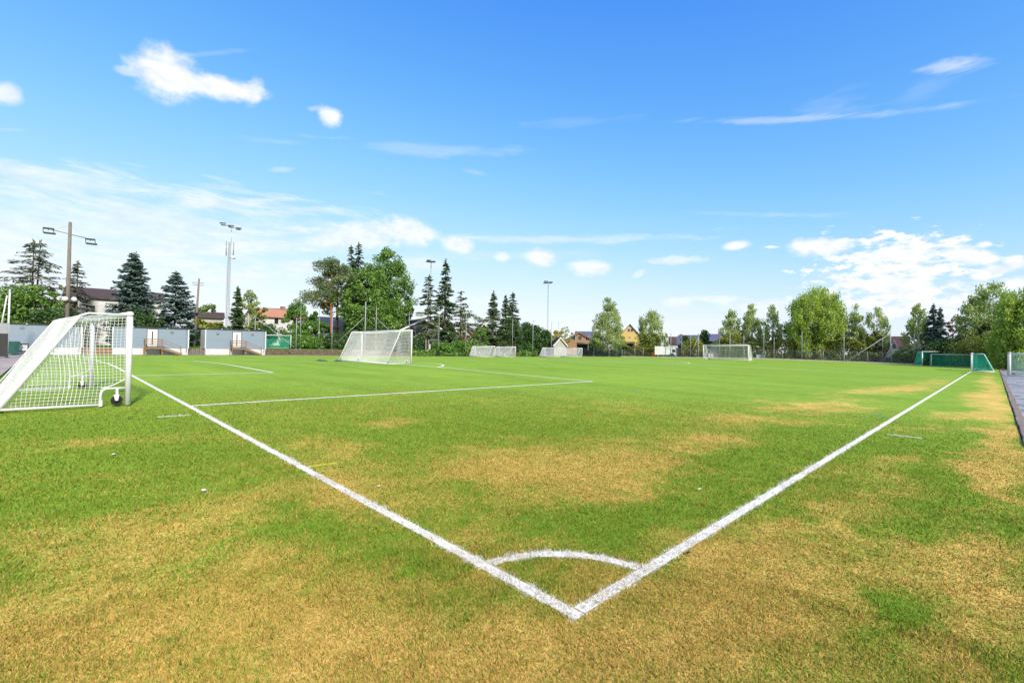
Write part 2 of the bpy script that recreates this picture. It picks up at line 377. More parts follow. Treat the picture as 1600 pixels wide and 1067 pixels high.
GREEN_D, GREEN_L = (.084, .185, .012), (.275, .420, .042)
TAN_D, TAN_L = (.38, .225, .045), (.92, .57, .165)
def turf_shader(name, blades):
    m, nt, out = new_mat(name)
    tc = nt.new('ShaderNodeTexCoord').outputs['Object']
    dry = nt.attr('dry')
    if blades:
        rnd = nt.attr('rnd'); pa = nt.attr('paint')
        k = nt.mr(nt.m('ADD', dry, nt.m('MULTIPLY', nt.m('SUBTRACT', rnd, .5), 1.5)), .12, .88, smooth=False)
        wn = nt.new('ShaderNodeTexWhiteNoise', noise_dimensions='1D'); nt.l.new(nt.m('MULTIPLY', rnd, 917.), wn.inputs['W'])
        sh = wn.outputs[0]
        g = nt.mix(sh, GREEN_D, GREEN_L); t = nt.mix(sh, TAN_D, TAN_L)
        c = nt.mix(k, g, t)
        # thatch and clumps: patches of duller, older growth
        c = nt.mix(nt.mr(nt.noise(tc, 11., 4., .65), .45, .75, 0, .30), c, (.13, .10, .02))
        c = nt.mix(nt.m('GREATER_THAN', sh, .965), c, (.03, .022, .010))
        c = nt.mix(pa, c, nt.mix(sh, (.74, .69, .61), (.92, .88, .80)))
    else:
        n1 = nt.noise(tc, 26., 4., .7); n2 = nt.noise(tc, 2.2, 5., .6); n3 = nt.noise(nt.scl(tc, 1, .25, 1), .5, 4., .6)
        n4 = nt.noise(tc, 90., 2., .6)
        k = nt.mr(nt.m('ADD', dry, nt.m('ADD', nt.m('MULTIPLY', nt.m('SUBTRACT', n1, .5), 1.3), nt.m('MULTIPLY', nt.m('SUBTRACT', n2, .5), .6))), .22, .86)
        f = nt.m('ADD', nt.m('ADD', nt.m('MULTIPLY', n1, .40), nt.m('MULTIPLY', n3, .40)), nt.m('ADD', nt.m('MULTIPLY', n2, .22), nt.m('MULTIPLY', n4, .2)))
        sh = nt.mr(f, .35, .85)
        g = nt.mix(sh, GREEN_D, GREEN_L); t = nt.mix(sh, TAN_D, TAN_L)
        c = nt.mix(k, g, t)
    if blades:
        d = nt.new('ShaderNodeBsdfDiffuse'); tr = nt.new('ShaderNodeBsdfTranslucent')
        nt.l.new(c, d.inputs[0]); nt.l.new(c, tr.inputs[0])
        # blades share the soft, mostly upright normal of a mown sward
        ge = nt.new('ShaderNodeNewGeometry'); va = nt.new('ShaderNodeVectorMath', operation='MULTIPLY_ADD'); nt.l.new(ge.outputs['Normal'], va.inputs[0]); va.inputs[1].default_value = (.45, .45, .45); va.inputs[2].default_value = (0, 0, .8)
        vn = nt.new('ShaderNodeVectorMath', operation='NORMALIZE'); nt.l.new(va.outputs[0], vn.inputs[0]); nt.l.new(vn.outputs[0], d.inputs['Normal'])
        mx = nt.new('ShaderNodeMixShader'); mx.inputs[0].default_value = .18
        nt.l.new(d.outputs[0], mx.inputs[1]); nt.l.new(tr.outputs[0], mx.inputs[2])
        nt.l.new(mx.outputs[0], out.inputs[0])
    else:
        p = nt.new('ShaderNodeBsdfPrincipled'); nt.l.new(p.outputs[0], out.inputs[0])
        nt.l.new(c, p.inputs['Base Color']); p.inputs['Roughness'].default_value = .9; p.inputs['Specular IOR Level'].default_value = .1
        p.inputs['Sheen Weight'].default_value = .16; p.inputs['Sheen Roughness'].default_value = .5; p.inputs['Sheen Tint'].default_value = (.62, .80, .15, 1)
        b = nt.new('ShaderNodeBump'); b.inputs['Strength'].default_value = .5; b.inputs['Distance'].default_value = .012
        nt.l.new(nt.m('ADD', n1, n4), b.inputs['Height']); nt.l.new(b.outputs[0], p.inputs['Normal'])
    return m

def lawn_mat():
    m, nt, out = new_mat('lawn_grass')
    p = nt.new('ShaderNodeBsdfPrincipled'); nt.l.new(p.outputs[0], out.inputs[0])
    tc = nt.new('ShaderNodeTexCoord').outputs['Object']
    n = nt.noise(tc, .35, 6., .65); n2 = nt.noise(tc, 12., 3., .6)
    c = nt.mix(nt.m('ADD', nt.m('MULTIPLY', n, .6), nt.m('MULTIPLY', n2, .5)), (.03, .085, .008), (.13, .25, .02))
    ge = nt.new('ShaderNodeNewGeometry'); sp = nt.new('ShaderNodeSeparateXYZ'); nt.l.new(ge.outputs['True Normal'], sp.inputs[0])
    n3 = nt.noise(tc, 5., 5., .7)
    soil = nt.mix(nt.mr(n3, .3, .7), (.05, .033, .024), (.17, .115, .085))
    # bare soil and stones show on the steep face of the bank
    c = nt.mix(nt.mr(nt.m('ADD', sp.outputs[2], nt.m('MULTIPLY', nt.m('SUBTRACT', n3, .5), .06)), .86, .95), soil, c)
    nt.l.new(c, p.inputs['Base Color']); p.inputs['Roughness'].default_value = .95; p.inputs['Specular IOR Level'].default_value = .1
    b = nt.new('ShaderNodeBump'); b.inputs['Strength'].default_value = .7; b.inputs['Distance'].default_value = .05
    nt.l.new(nt.noise(tc, 9., 4.), b.inputs['Height']); nt.l.new(b.outputs[0], p.inputs['Normal'])
    return m

def asphalt_mat(name, base, wet):
    m, nt, out = new_mat(name)
    p = nt.new('ShaderNodeBsdfPrincipled'); nt.l.new(p.outputs[0], out.inputs[0])
    tc = nt.new('ShaderNodeTexCoord').outputs['Object']
    n = nt.noise(tc, 1.2, 6., .65); n2 = nt.noise(tc, 60., 3., .6)
    c = nt.mix(nt.mr(n, .3, .7), [x * .6 for x in base], [x * 1.35 for x in base])
    c = nt.mix(nt.m('MULTIPLY', n2, .35), c, (.22, .2, .19))
    sp = nt.new('ShaderNodeSeparateXYZ'); nt.l.new(tc, sp.inputs[0])
    j = nt.m('ABSOLUTE', nt.m('SUBTRACT', nt.m('FRACT', nt.m('DIVIDE', nt.m('ADD', sp.outputs[0], nt.m('MULTIPLY', n, .15)), 2.6)), .5))
    if wet:
        c = nt.mix(nt.mr(j, .0, .02, .8, 0.), c, (.03, .05, .012))
        w = nt.mr(nt.noise(nt.scl(tc, .5, 1, 1), 1.1, 4., .6), .48, .60)
        c = nt.mix(w, c, [x * .55 for x in base])
        nt.l.new(nt.mr(w, 0, 1, .7, .22), p.inputs['Roughness'])
    else: p.inputs['Roughness'].default_value = .85
    nt.l.new(c, p.inputs['Base Color'])
    b = nt.new('ShaderNodeBump'); b.inputs['Strength'].default_value = .3; b.inputs['Distance'].default_value = .006
    nt.l.new(n2, b.inputs['Height']); nt.l.new(b.outputs[0], p.inputs['Normal'])
    return m

def sheet(name, xs, ys, dz, m, attrs=None, smooth=True):
    X, Y = np.meshgrid(xs, ys, indexing='ij'); nx, ny = X.shape
    V = np.stack([X, Y, G(X, Y) + dz], -1).reshape(-1, 3)
    i = np.arange(nx * ny).reshape(nx, ny)
    Fa = np.stack([i[:-1, :-1], i[1:, :-1], i[1:, 1:], i[:-1, 1:]], -1).reshape(-1, 4)
    at = {k: ('POINT', fn(X.ravel(), Y.ravel())) for k, fn in (attrs or {}).items()}
    o = link(name, np_mesh(name, V, Fa, m, at, smooth=smooth)); tag(o, kind='structure')
    return o

def axis(*seg):
    r = []
    for a, b, st in seg: r += list(np.arange(a, b - 1e-6, st))
    r.append(seg[-1][1]); return np.array(r)

sheet('ground', axis((-900, -100, 100), (-100, -20, 10), (-20, 60, 2.), (60, 160, 5), (160, 1500, 100)),
      axis((-900, -100, 100), (-100, 64, 4), (64, 69, .5), (69, 70.6, .1), (70.6, 80, 1.), (80, 140, 5), (140, 1500, 100)), -.06, lawn_mat(), smooth=False)
turf = turf_shader('turf', False)
sheet('pitch', axis((-3.6, 16, .14), (16, 40, .4), (40, 103.5, 1.2)), axis((-2.2, 16, .14), (16, 30, .4), (30, 66.4, .8)), 0, turf, {'dry': dryness})
M['asph'] = asphalt_mat('wet_slab_asphalt', (.34, .325, .335), True)
M['asph2'] = asphalt_mat('path_asphalt', (.40, .32, .28), False)
M['red'] = mat('red_gravel', (.40, .25, .19), .95, var=.25, scale=6., bump=.4)
sheet('asphalt_path', axis((-8, 110, 1.)), axis((-9, -2.4, .6)), -.02, M['asph'])
sheet('side_path', axis((-16, -3.7, .8)), axis((-2.2, 69, 1.)), -.02, M['asph2'])
sheet('gravel_strip', axis((-3.6, 103.5, 2.)), axis((66.5, 69.2, .3)), -.02, mat('grey_gravel', (.17, .165, .155), .95, var=.3, scale=8., bump=.4))
sheet('gravel_track', axis((103.6, 107.6, .5)), axis((-2.2, 66.4, 1.)), -.02, M['red'])

# kerbs: a row of edging stones along the right-hand edge, one plain kerb beyond the far end
def kerb(name, x0, x1, y0, y1, h, m, seg=1.0):
    mb = MB(); L_ = max(x1 - x0, y1 - y0); n = int(L_ / seg)
    for k in range(n):
        if x1 - x0 > y1 - y0:
            a = x0 + k * seg; jy = random.uniform(-.012, .012); zc = float(G(a, y0))
            mb.box(a + .008, a + seg - .008, y0 + jy, y1 + jy, zc - .1, zc + h + random.uniform(-.008, .008), bev=.012)
        else:
            a = y0 + k * seg; zc = float(G(x0, a + seg / 2))
            mb.box(x0, x1, a + .008, a + seg - .008, zc - .1, zc + h, bev=.015)
    o = mb.build(name, m); tag(o, kind='structure'); return o
M['kerb'] = mat('kerb_stone', (.23, .175, .15), .9, var=.3, scale=3., bump=.4, dirt=(.10, .085, .05))
kerb('kerb', -4, 100, -2.38, -2.22, .035, M['kerb'])
kerb('concrete_kerb', 103.46, 103.62, -2, 66, .19, mat('pale_kerb', (.58, .49, .44), .9, var=.15, scale=3.), 1.0)

# painted lines
def paint_mat(name, c, worn):
    m, nt, out = new_mat(name)
    p = nt.new('ShaderNodeBsdfPrincipled'); nt.l.new(p.outputs[0], out.inputs[0])
    tc = nt.new('ShaderNodeTexCoord').outputs['Object']
    n = nt.noise(tc, 38., 4., .7); n2 = nt.noise(tc, 1.6, 3.)
    f = nt.mr(nt.m('ADD', nt.m('ADD', n, nt.m('MULTIPLY', n2, .3)), nt.m('MULTIPLY', nt.attr('wear'), .45)), .68 - worn, .95 - worn, 0., .8)
    nt.l.new(nt.mix(f, c, (.40, .33, .24)), p.inputs['Base Color']); p.inputs['Roughness'].default_value = .9
    p.inputs['Specular IOR Level'].default_value = .1
    return m
M['line'] = paint_mat('line_paint', (.88, .85, .78), .0)
M['yline'] = paint_mat('yellow_line_paint', (.70, .58, .03), .0)
M['bline'] = paint_mat('blue_line_paint', (.03, .30, .42), .0)
def strip(name, pts, w, m, close=False, step=.5, side=1):
    """a painted line: its outer edge runs along pts, its width lies to the left (side=1) or right"""
    P = []
    pts = [np.array(p, float) for p in pts]
    for a, b in zip(pts[:-1], pts[1:]):
        n = max(1, int(np.linalg.norm(b - a) / step))
        for k in range(n): P.append(a + (b - a) * k / n)
    P.append(pts[-1]); P = np.array(P)
    T = np.gradient(P, axis=0); T /= np.linalg.norm(T, axis=1)[:, None]
    N = np.stack([-T[:, 1], T[:, 0]], -1) * side
    A = P; B = P + N * w
    V = np.concatenate([np.c_[A, G(A[:, 0], A[:, 1]) + .006], np.c_[B, G(B[:, 0], B[:, 1]) + .006]])
    n = len(P); i = np.arange(n - 1)
    Fa = np.stack([i, i + 1, i + 1 + n, i + n], -1) if side > 0 else np.stack([i + n, i + 1 + n, i + 1, i], -1)
    o = link(name, np_mesh(name, V, Fa, m, {'wear': ('POINT', wear(V[:, 0], V[:, 1]))})); tag(o, kind='structure'); return o
arc = lambda cx, cy, r, a0, a1, n=48: [(cx + r * math.cos(a0 + (a1 - a0) * k / n), cy + r * math.sin(a0 + (a1 - a0) * k / n)) for k in range(n + 1)]
strip('goal_line_marking', [(.014, PW), (.014, .014)], LW - .028, M['line'])
strip('touchline_marking', [(LW, .014), (PL, .014)], LW - .028, M['line'])
strip('far_touchline_marking', [(PL, PW), (LW, PW)], LW, M['line'])
strip('far_goal_line_marking', [(PL, LW), (PL, PW - LW)], LW, M['line'])
strip('corner_arc_marking', arc(0, 0, .986, math.asin(LW), PI / 2 - math.asin(LW)), LW - .028, M['line'], step=.05)
strip('penalty_area_marking', [(LW, PB), (16.5, PB)], LW, M['line'])
strip('penalty_area_marking', [(16.5, PB + LW), (16.5, PW - PB - LW)], LW, M['line'])
strip('penalty_area_marking', [(16.5, PW - PB), (LW, PW - PB)], LW, M['line'])
strip('goal_area_marking', [(LW, GB), (5.5, GB)], LW, M['line'])
strip('goal_area_marking', [(5.5, GB + LW), (5.5, PW - GB - LW)], LW, M['line'])
strip('goal_area_marking', [(5.5, PW - GB), (LW, PW - GB)], LW, M['line'])
aa = math.acos(5.5 / 9.15)
strip('penalty_arc_marking', arc(11, PW / 2, 9.15, -aa, aa), LW, M['line'], step=.3)
strip('halfway_line_marking', [(PL / 2 + .06, LW), (PL / 2 + .06, PW - LW)], LW, M['line'])
for a0 in (-PI / 2 + .02, PI / 2 + .02):
    strip('centre_circle_marking', arc(PL / 2, PW / 2, 9.15, a0, a0 + PI - .04), LW, M['line'], step=.3)
strip('corner_distance_mark', [(-.74, 10.34), (-.18, 10.26)], .07, M['line'], side=-1)
strip('corner_distance_mark', [(10.36, -.22), (10.46, -.77)], .06, M['line'])
DASHES = [[(.14, 4.56), (.50, 4.52)], [(8.05, 4.86), (8.14, 4.53)], [(8.22, 4.97), (8.32, 4.62)], [(13.84, 8.14), (13.72, 7.6)], [(13.82, .55), (13.92, .2)]]
for q in ([(.14, 4.56), (.50, 4.52)], [(8.05, 4.86), (8.14, 4.53)], [(8.22, 4.97), (8.32, 4.62)], [(19.3, 8.9), (19.4, 8.3)]):
    strip('yellow_dash_marking', q, .045, M['yline'])
for q in ([(13.84, 8.14), (13.72, 7.6)], [(13.82, .55), (13.92, .2)]):
    strip('blue_dash_marking', q, .07, M['bline'])

# grass blades over the nearer turf
def grass_blades():
    cx, cy, head = CAM[0], CAM[1], math.atan2(CF[1], CF[0])
    n1, n2 = 420000, 1000000
    r = np.concatenate([np.sqrt(RNG.uniform(1.3 ** 2, 4 ** 2, n1)), 4 * np.exp(RNG.random(n2) * math.log(24 / 4))])
    th = head + RNG.uniform(-1.06, 1.06, len(r))
    X = cx + r * np.cos(th); Y = cy + r * np.sin(th)
    ok = (X > -3.55) & (Y > -2.18) & (X < 30) & (Y < 30)
    for (x0, y0), (x1, y1) in DASHES:
        ux, uy = x1 - x0, y1 - y0; l2 = ux * ux + uy * uy; tt = ((X - x0) * ux + (Y - y0) * uy) / l2
        ok &= ~((tt > 0) & (tt < 1) & (np.abs(((X - x0) * uy - (Y - y0) * ux)) / math.sqrt(l2) < .06) & (RNG.random(len(X)) < .85))
    # thin out near the outer rim so the blades fade into the bare sheet
    ok &= RNG.random(len(r)) < 1 - ss(11, 24, r) * .95
    X, Y, r = X[ok], Y[ok], r[ok]; n = len(X)
    sc = np.clip(r / 4, .8, 4.) ** .5
    dry = dryness(X, Y); rnd = RNG.random(n)
    pnt = painted(X, Y) & (RNG.random(n) > wear(X, Y))
    h = (.010 + .018 * RNG.random(n)) * (.55 + .9 * fbm(X, Y, 7, 91, 3)) * (1 - .25 * np.clip(dry, 0, 1)) * np.clip(sc, 1, 1.35) * (1 - .6 * ss(10, 24, r))
    w = (.0017 + .0015 * RNG.random(n)) * sc * 1.15
    a = RNG.uniform(0, 2 * PI, n); lean = RNG.uniform(.1, 1.3, n) * h * 1.2
    la = a + RNG.normal(0, .8, n) + PI / 2
    z = G(X, Y) - .002
    sx, sy = np.cos(a) * w, np.sin(a) * w
    p0 = np.stack([X - sx, Y - sy, z], -1); p1 = np.stack([X + sx, Y + sy, z], -1)
    p2 = np.stack([X + np.cos(la) * lean, Y + np.sin(la) * lean, z + h], -1)
    V = np.stack([p0, p1, p2], 1).reshape(-1, 3)
    Fa = np.arange(3 * n).reshape(n, 3)
    me = np_mesh('grass', V, Fa, turf_shader('turf_blades', True), {'dry': ('FACE', dry), 'rnd': ('FACE', rnd), 'paint': ('FACE', pnt.astype(float))})
    o = link('grass', me); tag(o, 'short grass blades, green and bleached tan, covering the near turf', 'grass', kind='stuff')
grass_blades()
# ---------------------------------------------------------------- football goals
def clipline(a, b, poly):
    """part of segment a-b inside the convex polygon (list of 2d, counter-clockwise)"""
    a = np.array(a, float); b = np.array(b, float); t0, t1 = 0., 1.; d = b - a
    n = len(poly)
    for k in range(n):
        p = np.array(poly[k]); q = np.array(poly[(k + 1) % n]); e = q - p; nn = np.array([-e[1], e[0]])
        u = nn @ (a - p); w = nn @ d
        if abs(w) < 1e-9:
            if u < 0: return None
            continue
        t = -u / w
        if w > 0: t0 = max(t0, t)
        else: t1 = min(t1, t)
    if t1 - t0 < 1e-4: return None
    return a + d * t0, a + d * t1

def make_net(W, H, dt, db, cell, r, sag, seg, notch=0.0, seed=1):
    mb = MB(); rr = np.random.default_rng(seed)
    def cord(pts, rad=r): mb.tube(pts, rad, 3, caps=False, smooth=False)
    Lb = math.hypot(db - dt, H); rb = .8 if notch > 0 else 1.
    def back(s, t):
        # s 0 top .. 1 bottom, t 0..1 across; the panel hangs inwards and down
        y = -W / 2 + W * t
        q = np.array([-dt - (db - dt) * s, y, H * (1 - s)])
        k = math.sin(PI * min(1, s ** .8)) * (math.sin(PI * t) ** .5)
        q[0] += sag * k; q[2] -= sag * .35 * k
        q[0] += .02 * math.sin(9 * t + 5 * s); q[2] = max(q[2], .02)
        return q
    for k in range(1, int(W / cell)):
        t = k * cell / W; cord([back(i / seg, t) for i in range(seg + 1)], r * rb)
    for k in range(1, int(Lb / cell)):
        s = k * cell / Lb; n = max(4, int(seg * W / Lb)); cord([back(s, i / n) for i in range(n + 1)], r * rb)
    # roof panel, sagging a little between bar and rear rope
    def roof(s, t): return np.array([-dt * s, -W / 2 + W * t, H - .02 - .06 * math.sin(PI * s) * (math.sin(PI * t) ** .5) - .10 * s * math.sin(PI * t)])
    def roofx(s, t):
        q = roof(s, t); return q
    for k in range(1, int(W / cell)): cord([roofx(i / 4, k * cell / W) for i in range(5)])
    for k in range(1, int(dt / cell) + 1):
        n = max(6, int(seg * W / Lb)); cord([roofx(min(1, k * cell / dt), i / n) for i in range(n + 1)])
    # side panels
    x0 = 0.
    polys = [[(0, .02), (0, H), (-dt, H), (-db, .02)]] if notch <= 0 else [[(0, .64), (0, H), (-dt, H), (-notch, .42)], [(-notch, .42), (-dt, H), (-db, .03), (-notch, .03)]]
    for sgn in (-1, 1):
        def P(p):
            d = 0.03 * math.sin(3.1 * p[0] + 2.2 * p[1]) + .05 * math.sin(PI * np.clip(-p[0] / db, 0, 1)) * math.sin(PI * np.clip(p[1] / H, 0, 1))
            dx = .035 * math.sin(4 * p[1] + sgn) * math.sin(PI * np.clip(-p[0] / db, 0, 1)); dz = .03 * math.sin(3.3 * p[0])
            return np.array([min(p[0] + dx, -.01), sgn * (W / 2 - d), p[1] + dz * np.clip(p[1], 0, 1)])
        for k in range(1, int(db / cell) + 1):
          for poly in polys:
            c = clipline((-k * cell, -1), (-k * cell, H + 1), poly)
            if c is not None: cord([P(c[0] + (c[1] - c[0]) * i / seg) for i in range(seg + 1)])
        for k in range(0, int(H / cell) + 1):
          for poly in polys:
            c = clipline((1, k * cell + .03), (-db - 1, k * cell + .03), poly)
            if c is not None: cord([P(c[0] + (c[1] - c[0]) * i / seg) for i in range(seg + 1)])
        if notch > 0: cord([P((-notch + notch * i / 6, .42 + .22 * (i / 6) ** 1.5)) for i in range(7)], r * 2.2)
    return mb

def make_goal(label, W, H, dt, db, cell, r, sag, seg, group=None, post=.06, notch=0., netmat='net', framemat='white', ropes=True, gb=None, seed=1):
    """mouth in the local yz plane facing +x, the net behind it"""
    root = thing('football_goal', label, 'goal', group=group)
    fm = M[framemat]; nm = M[netmat]
    for s in (-1, 1):
        mb = MB(); y = s * (W / 2 + post)
        mb.tube([(0, y, 0), (0, y, H + .001)], post, 16); mb.build('post', fm, root)
    mb = MB(); mb.tube([(0, -W / 2 - post * 2.0, H + post), (0, W / 2 + post * 2.0, H + post)], post, 16); mb.build('crossbar', fm, root)
    tr = post * (.7 if framemat == 'alu' and gb else .42)
    for s in (-1, 1):
        y = s * (W / 2 + post)
        mb = MB()
        mb.tube([(-post * .9, y, H + post * .6), (-dt * .85, y, H + post * .6), (-dt, y, H - .02), (-dt - (db - dt) * .06, y, H * .94 - .02), (-db, y, .05)], tr, 8)
        mb.build('side_frame', fm, root)
        mb = MB()
        if notch > 0:
            hgt = .40
            mb.tube([(-post * .9, y, hgt), (-notch + .10, y, hgt), (-notch + .02, y, hgt - .05), (-notch, y, hgt - .13), (-notch, y, .06)], tr, 8)
            mb.box(-notch - .03, -notch + .03, y - .03, y + .03, .0, .14)
            mb.tube([(-notch, y, .035), (-db, y, .05)], tr, 8)
        else:
            mb.tube([(-post * .9, y, gb or .05), (-db, y, gb or .05)], gb or tr * 1.2, 8)
        mb.build('ground_bar', fm, root)
    mb = MB(); mb.tube([(-db, -W / 2 - post, .05), (-db, W / 2 + post, .05)], tr * 1.2, 8); mb.build('rear_bar', fm, root)
    nb = make_net(W, H, dt, db, cell, r, sag, seg, notch, seed)
    if ropes:
        for s in (-1, 1):
            y = s * (W / 2 + post * .3)
            nb.tube([(0, y, H), (-dt, y, H - .03), (-db, y, .07)], r * 3.2, 5)
        nb.tube([(-db, -W / 2, .09), (-db, W / 2, .09)], r * 2.5, 5)
    nb.build('net', nm, root)
    # castors
    xs = [-.20] if notch > 0 else [-.35, -db + .12]
    wh = .115 if notch > 0 else .10
    for s in (-1, 1):
        for x in xs:
            y = s * (W / 2 + post)
            fk = MB()
            if notch > 0:
                fk.box(x - .025, x + .025, y - .025, y + .025, .245, .39, bev=.005)
                fk.prism([(x - .06, .25), (x + .04, .25), (x + .02, wh), (x - .035, wh)], 'y', y - .035, y - .025)
                fk.prism([(x - .06, .25), (x + .04, .25), (x + .02, wh), (x - .035, wh)], 'y', y + .025, y + .035)
                fk.tube([(x + .03, y, .335), (x + .14, y, .33)], .009, 6, mi=1)
            else:
                yy = y - s * .10
                fk.tube([(x - .09, yy, .05), (x - .09, yy, .30), (x + .09, yy, .30), (x + .09, yy, .17)], .016, 6)
            f = fk.build('wheel_fork', [M['alu'] if notch > 0 else M['white'], M['rubber']], root)
            t = MB(); yy = y if notch > 0 else y - s * .10
            t.disc_ring((x, yy, wh + .003), 'y', wh, .024 if notch > 0 else .035, .05)
            t.tube([(x, yy - .018, wh + .003), (x, yy + .018, wh + .003)], wh * .62, 12)
            t.build('tyre', M['rubber'], f)
    return root

def place(o, x, y, rz, label=None):
    o.location = (x, y, float(G(x, y)) + .0); o.rotation_euler = (0, 0, rz)
    if label: o['label'] = label
    return o

# nearest goal, parked just behind the goal line on the left
g = make_goal('nearest white goal with slack net and small black castor, behind the left line', 5.20, 2.08, .87, 2.06, .070, .0045, .05, 14, post=.062, notch=.49, seed=3)
place(g, -1.23, 15.2, math.radians(4.4))
# full-size goal in the middle of the penalty area
FS = 'white full-size goals on the pitch'
g0 = make_goal('white full-size goal with sagging net standing mid-field before tall leafy trees', 7.2, 2.44, .95, 2.05, .105, .0088, .22, 12, group=FS, seed=5)
place(g0, 16.72, 32.2, math.radians(2))
# two pairs of small white goals parked with their backs to us by the far touchline
g1 = make_goal('small white goal at far left of the two parked pairs', 5.0, 1.95, .8, 1.75, .11, .0125, .10, 8, group='small white goals parked by the far touchline', post=.055, seed=6)
for k, (u, lb) in enumerate([
    (758, 'left goal of the far parked pair nearest the umbrella pine'),
    (793, 'right goal of the far parked pair, below the close pair of spruces'),
    (864, 'left goal of the far parked pair below the white shed gable'),
    (896, 'right goal of the far parked pair, left of the pointed poplar')]):
    c = g1 if k == 0 else copy_tree(g1)
    p = gp(u, dY(u, 66.0)); place(c, p[0], p[1], az(u) - math.radians((44, 52, 48, 40)[k]), lb)
# the goal facing us near the far end
c = copy_tree(g0); place(c, 76.9, 29.2, PI + math.radians(-2), 'white full-size goal facing the camera before the far fence, right of the truck')

# green netted small goals along the right touchline
g = make_goal('small white goal with green net standing on the right touchline', 5.0, 1.95, 1.0, 1.75, .08, .013, .12, 8, post=.075, netmat='greennet', gb=.07, seed=8)
place(g, 73.4, .0, PI / 2)
M['palegreen'] = mat('pale_green_net_cord', (.30, .52, .46), .8, var=.15)
g = make_goal('large aluminium goal with pale green net standing on the wet asphalt beside the kerb', 5.0, 2.02, 1.15, 2.6, .10, .009, .25, 8, post=.085, netmat='palegreen', gb=.08, seed=9)
place(g, 62.4, -2.75, PI / 2)

# row of stored goals hung with dense green netting beyond the far right corner
SG = 'stored goals with dense green nets by the far right corner'
for k, (ua, ub, d, vt, lb) in enumerate([
    (1441, 1484, 77, 548.5, 'left goal of the green-netted row, its white post nearest the mesh fence'),
    (1484, 1537, 76, 549, 'stored green-netted goal in the middle of the row, before the dark spruces'),
    (1537, 1600, 75, 549.5, 'right-hand stored green-netted goal, partly behind the touchline goal')]):
    pa, pb = gp(ua, d), gp(ub, d)
    w = float(np.linalg.norm((pb - pa)[:2])) - .15
    H = zz(ua, vt, d) - pa[2] - .12
    if k == 0:
        gg = make_goal(lb, w, H, .8, 1.6, .09, .013, .1, 6, group=SG, post=.07, netmat='greennet', framemat='alu', seed=20)
    else:
        gg = make_goal(lb, w, H, .8, 1.6, .09, .013, .1, 6, group=SG, post=.07, netmat='greennet', framemat='alu', seed=20 + k)
    mid = (pa + pb) / 2
    gg.location = (mid[0], mid[1], float(G(mid[0], mid[1])))
    dv = pb - pa; gg.rotation_euler = (0, 0, math.atan2(dv[1], dv[0]) - PI / 2)
# a smaller goal in front of the row
g = make_goal('low small white goal with green net in front of the stored goal row', 5.0, 1.85, .6, 1.3, .10, .011, .1, 6, post=.05, netmat='greennet', seed=31)
pa, pb = gp(1464, 72), gp(1517, 70); mid = (pa + pb) / 2; dv = pb - pa
place(g, mid[0], mid[1], math.atan2(dv[1], dv[0]) - PI / 2)
# green-netted goal on the lawn beyond the right container
g = make_goal('green netted goal on the lawn right behind the second grey cabin', 4.6, 1.9, .6, 1.3, .10, .013, .1, 6, post=.05, netmat='greennet', seed=33)
d = dY(428, 73); p = gp(427, d); place(g, p[0], p[1], az(427) + PI)

# sandbags and odds and ends round the centre goal
def sandbag(x, y, rz, label):
    mb = MB(); V = []; Fs = []
    for i in range(7):
        for j in range(9):
            a = i / 6 * 2 - 1; b = j / 8 * 2 - 1
            e = max(0, 1 - abs(a) ** 3) ** .5 * max(0, 1 - abs(b) ** 3) ** .5
            V.append((a * .16, b * .32, .10 * e + .01 * math.sin(7 * b)))
    for i in range(6):
        for j in range(8): Fs.append([i * 9 + j, i * 9 + j + 1, (i + 1) * 9 + j + 1, (i + 1) * 9 + j])
    mb.add(V, Fs, 0, None, True)
    mb.tube([(0, -.1, .10), (0, -.06, .16), (0, .06, .16), (0, .1, .10)], .012, 6, 1)
    o = mb.build('sandbag', [M['darksteel'], M['rubber']]); o.location = (x, y, float(G(x, y)) + .004); o.rotation_euler = (0, 0, rz)
    tag(o, label, 'sandbag')
sandbag(14.35, 35.6, .3, 'dark sandbag lying at the rear left corner of the mid-field goal')
sandbag(13.9, 38.0, 1.0, 'small dark bag on the grass left of the mid-field goal, the farther one')
sandbag(13.75, 36.9, 1.7, 'small dark bag on the grass left of the mid-field goal, the nearer one')
# scraps lying in the grass near the corner
def scrap(name, x, y, s, m, label, cat, seed):
    r = np.random.default_rng(seed); mb = MB(); n = 6
    V = [(0, 0, s * .7)] + [(s * (.6 + .6 * r.random()) * math.cos(k * 2 * PI / n), s * (.6 + .6 * r.random()) * math.sin(k * 2 * PI / n), s * .8 * r.random()) for k in range(n)]
    mb.add(V, [[0, 1 + k, 1 + (k + 1) % n] for k in range(n)]); o = mb.build(name, m)
    o.location = (x, y, float(G(x, y)) + .02); tag(o, label, cat)
M['paper'] = mat('paper_scrap', (.8, .8, .79), .8, var=.03)
M['leafscrap'] = mat('fallen_leaf', (.55, .42, .03), .7, var=.2)
M['brownleaf'] = mat('withered_leaf', (.10, .06, .03), .8, var=.3)
scrap('paper_scrap', -1.13, 4.22, .035, M['paper'], 'crumpled white scrap of paper on worn turf left of the goal line', 'litter', 1)
scrap('paper_scrap', -1.7, 6.78, .028, M['paper'], 'tiny white paper scrap in the green turf left of the goal line', 'litter', 2)
scrap('paper_scrap', .39, 3.17, .022, M['paper'], 'tiny white paper scrap just right of the goal line near the corner', 'litter', 3)
scrap('paper_scrap', 3.26, .67, .022, M['paper'], 'tiny white paper scrap in the turf just left of the touchline', 'litter', 4)
scrap('leaf', .42, .88, .024, M['leafscrap'], 'small yellow leaf lying on the painted corner arc', 'leaf', 5)
scrap('leaf', -1.71, 4.43, .02, M['leafscrap'], 'small yellow leaf on the turf left of the crumpled paper', 'leaf', 6)
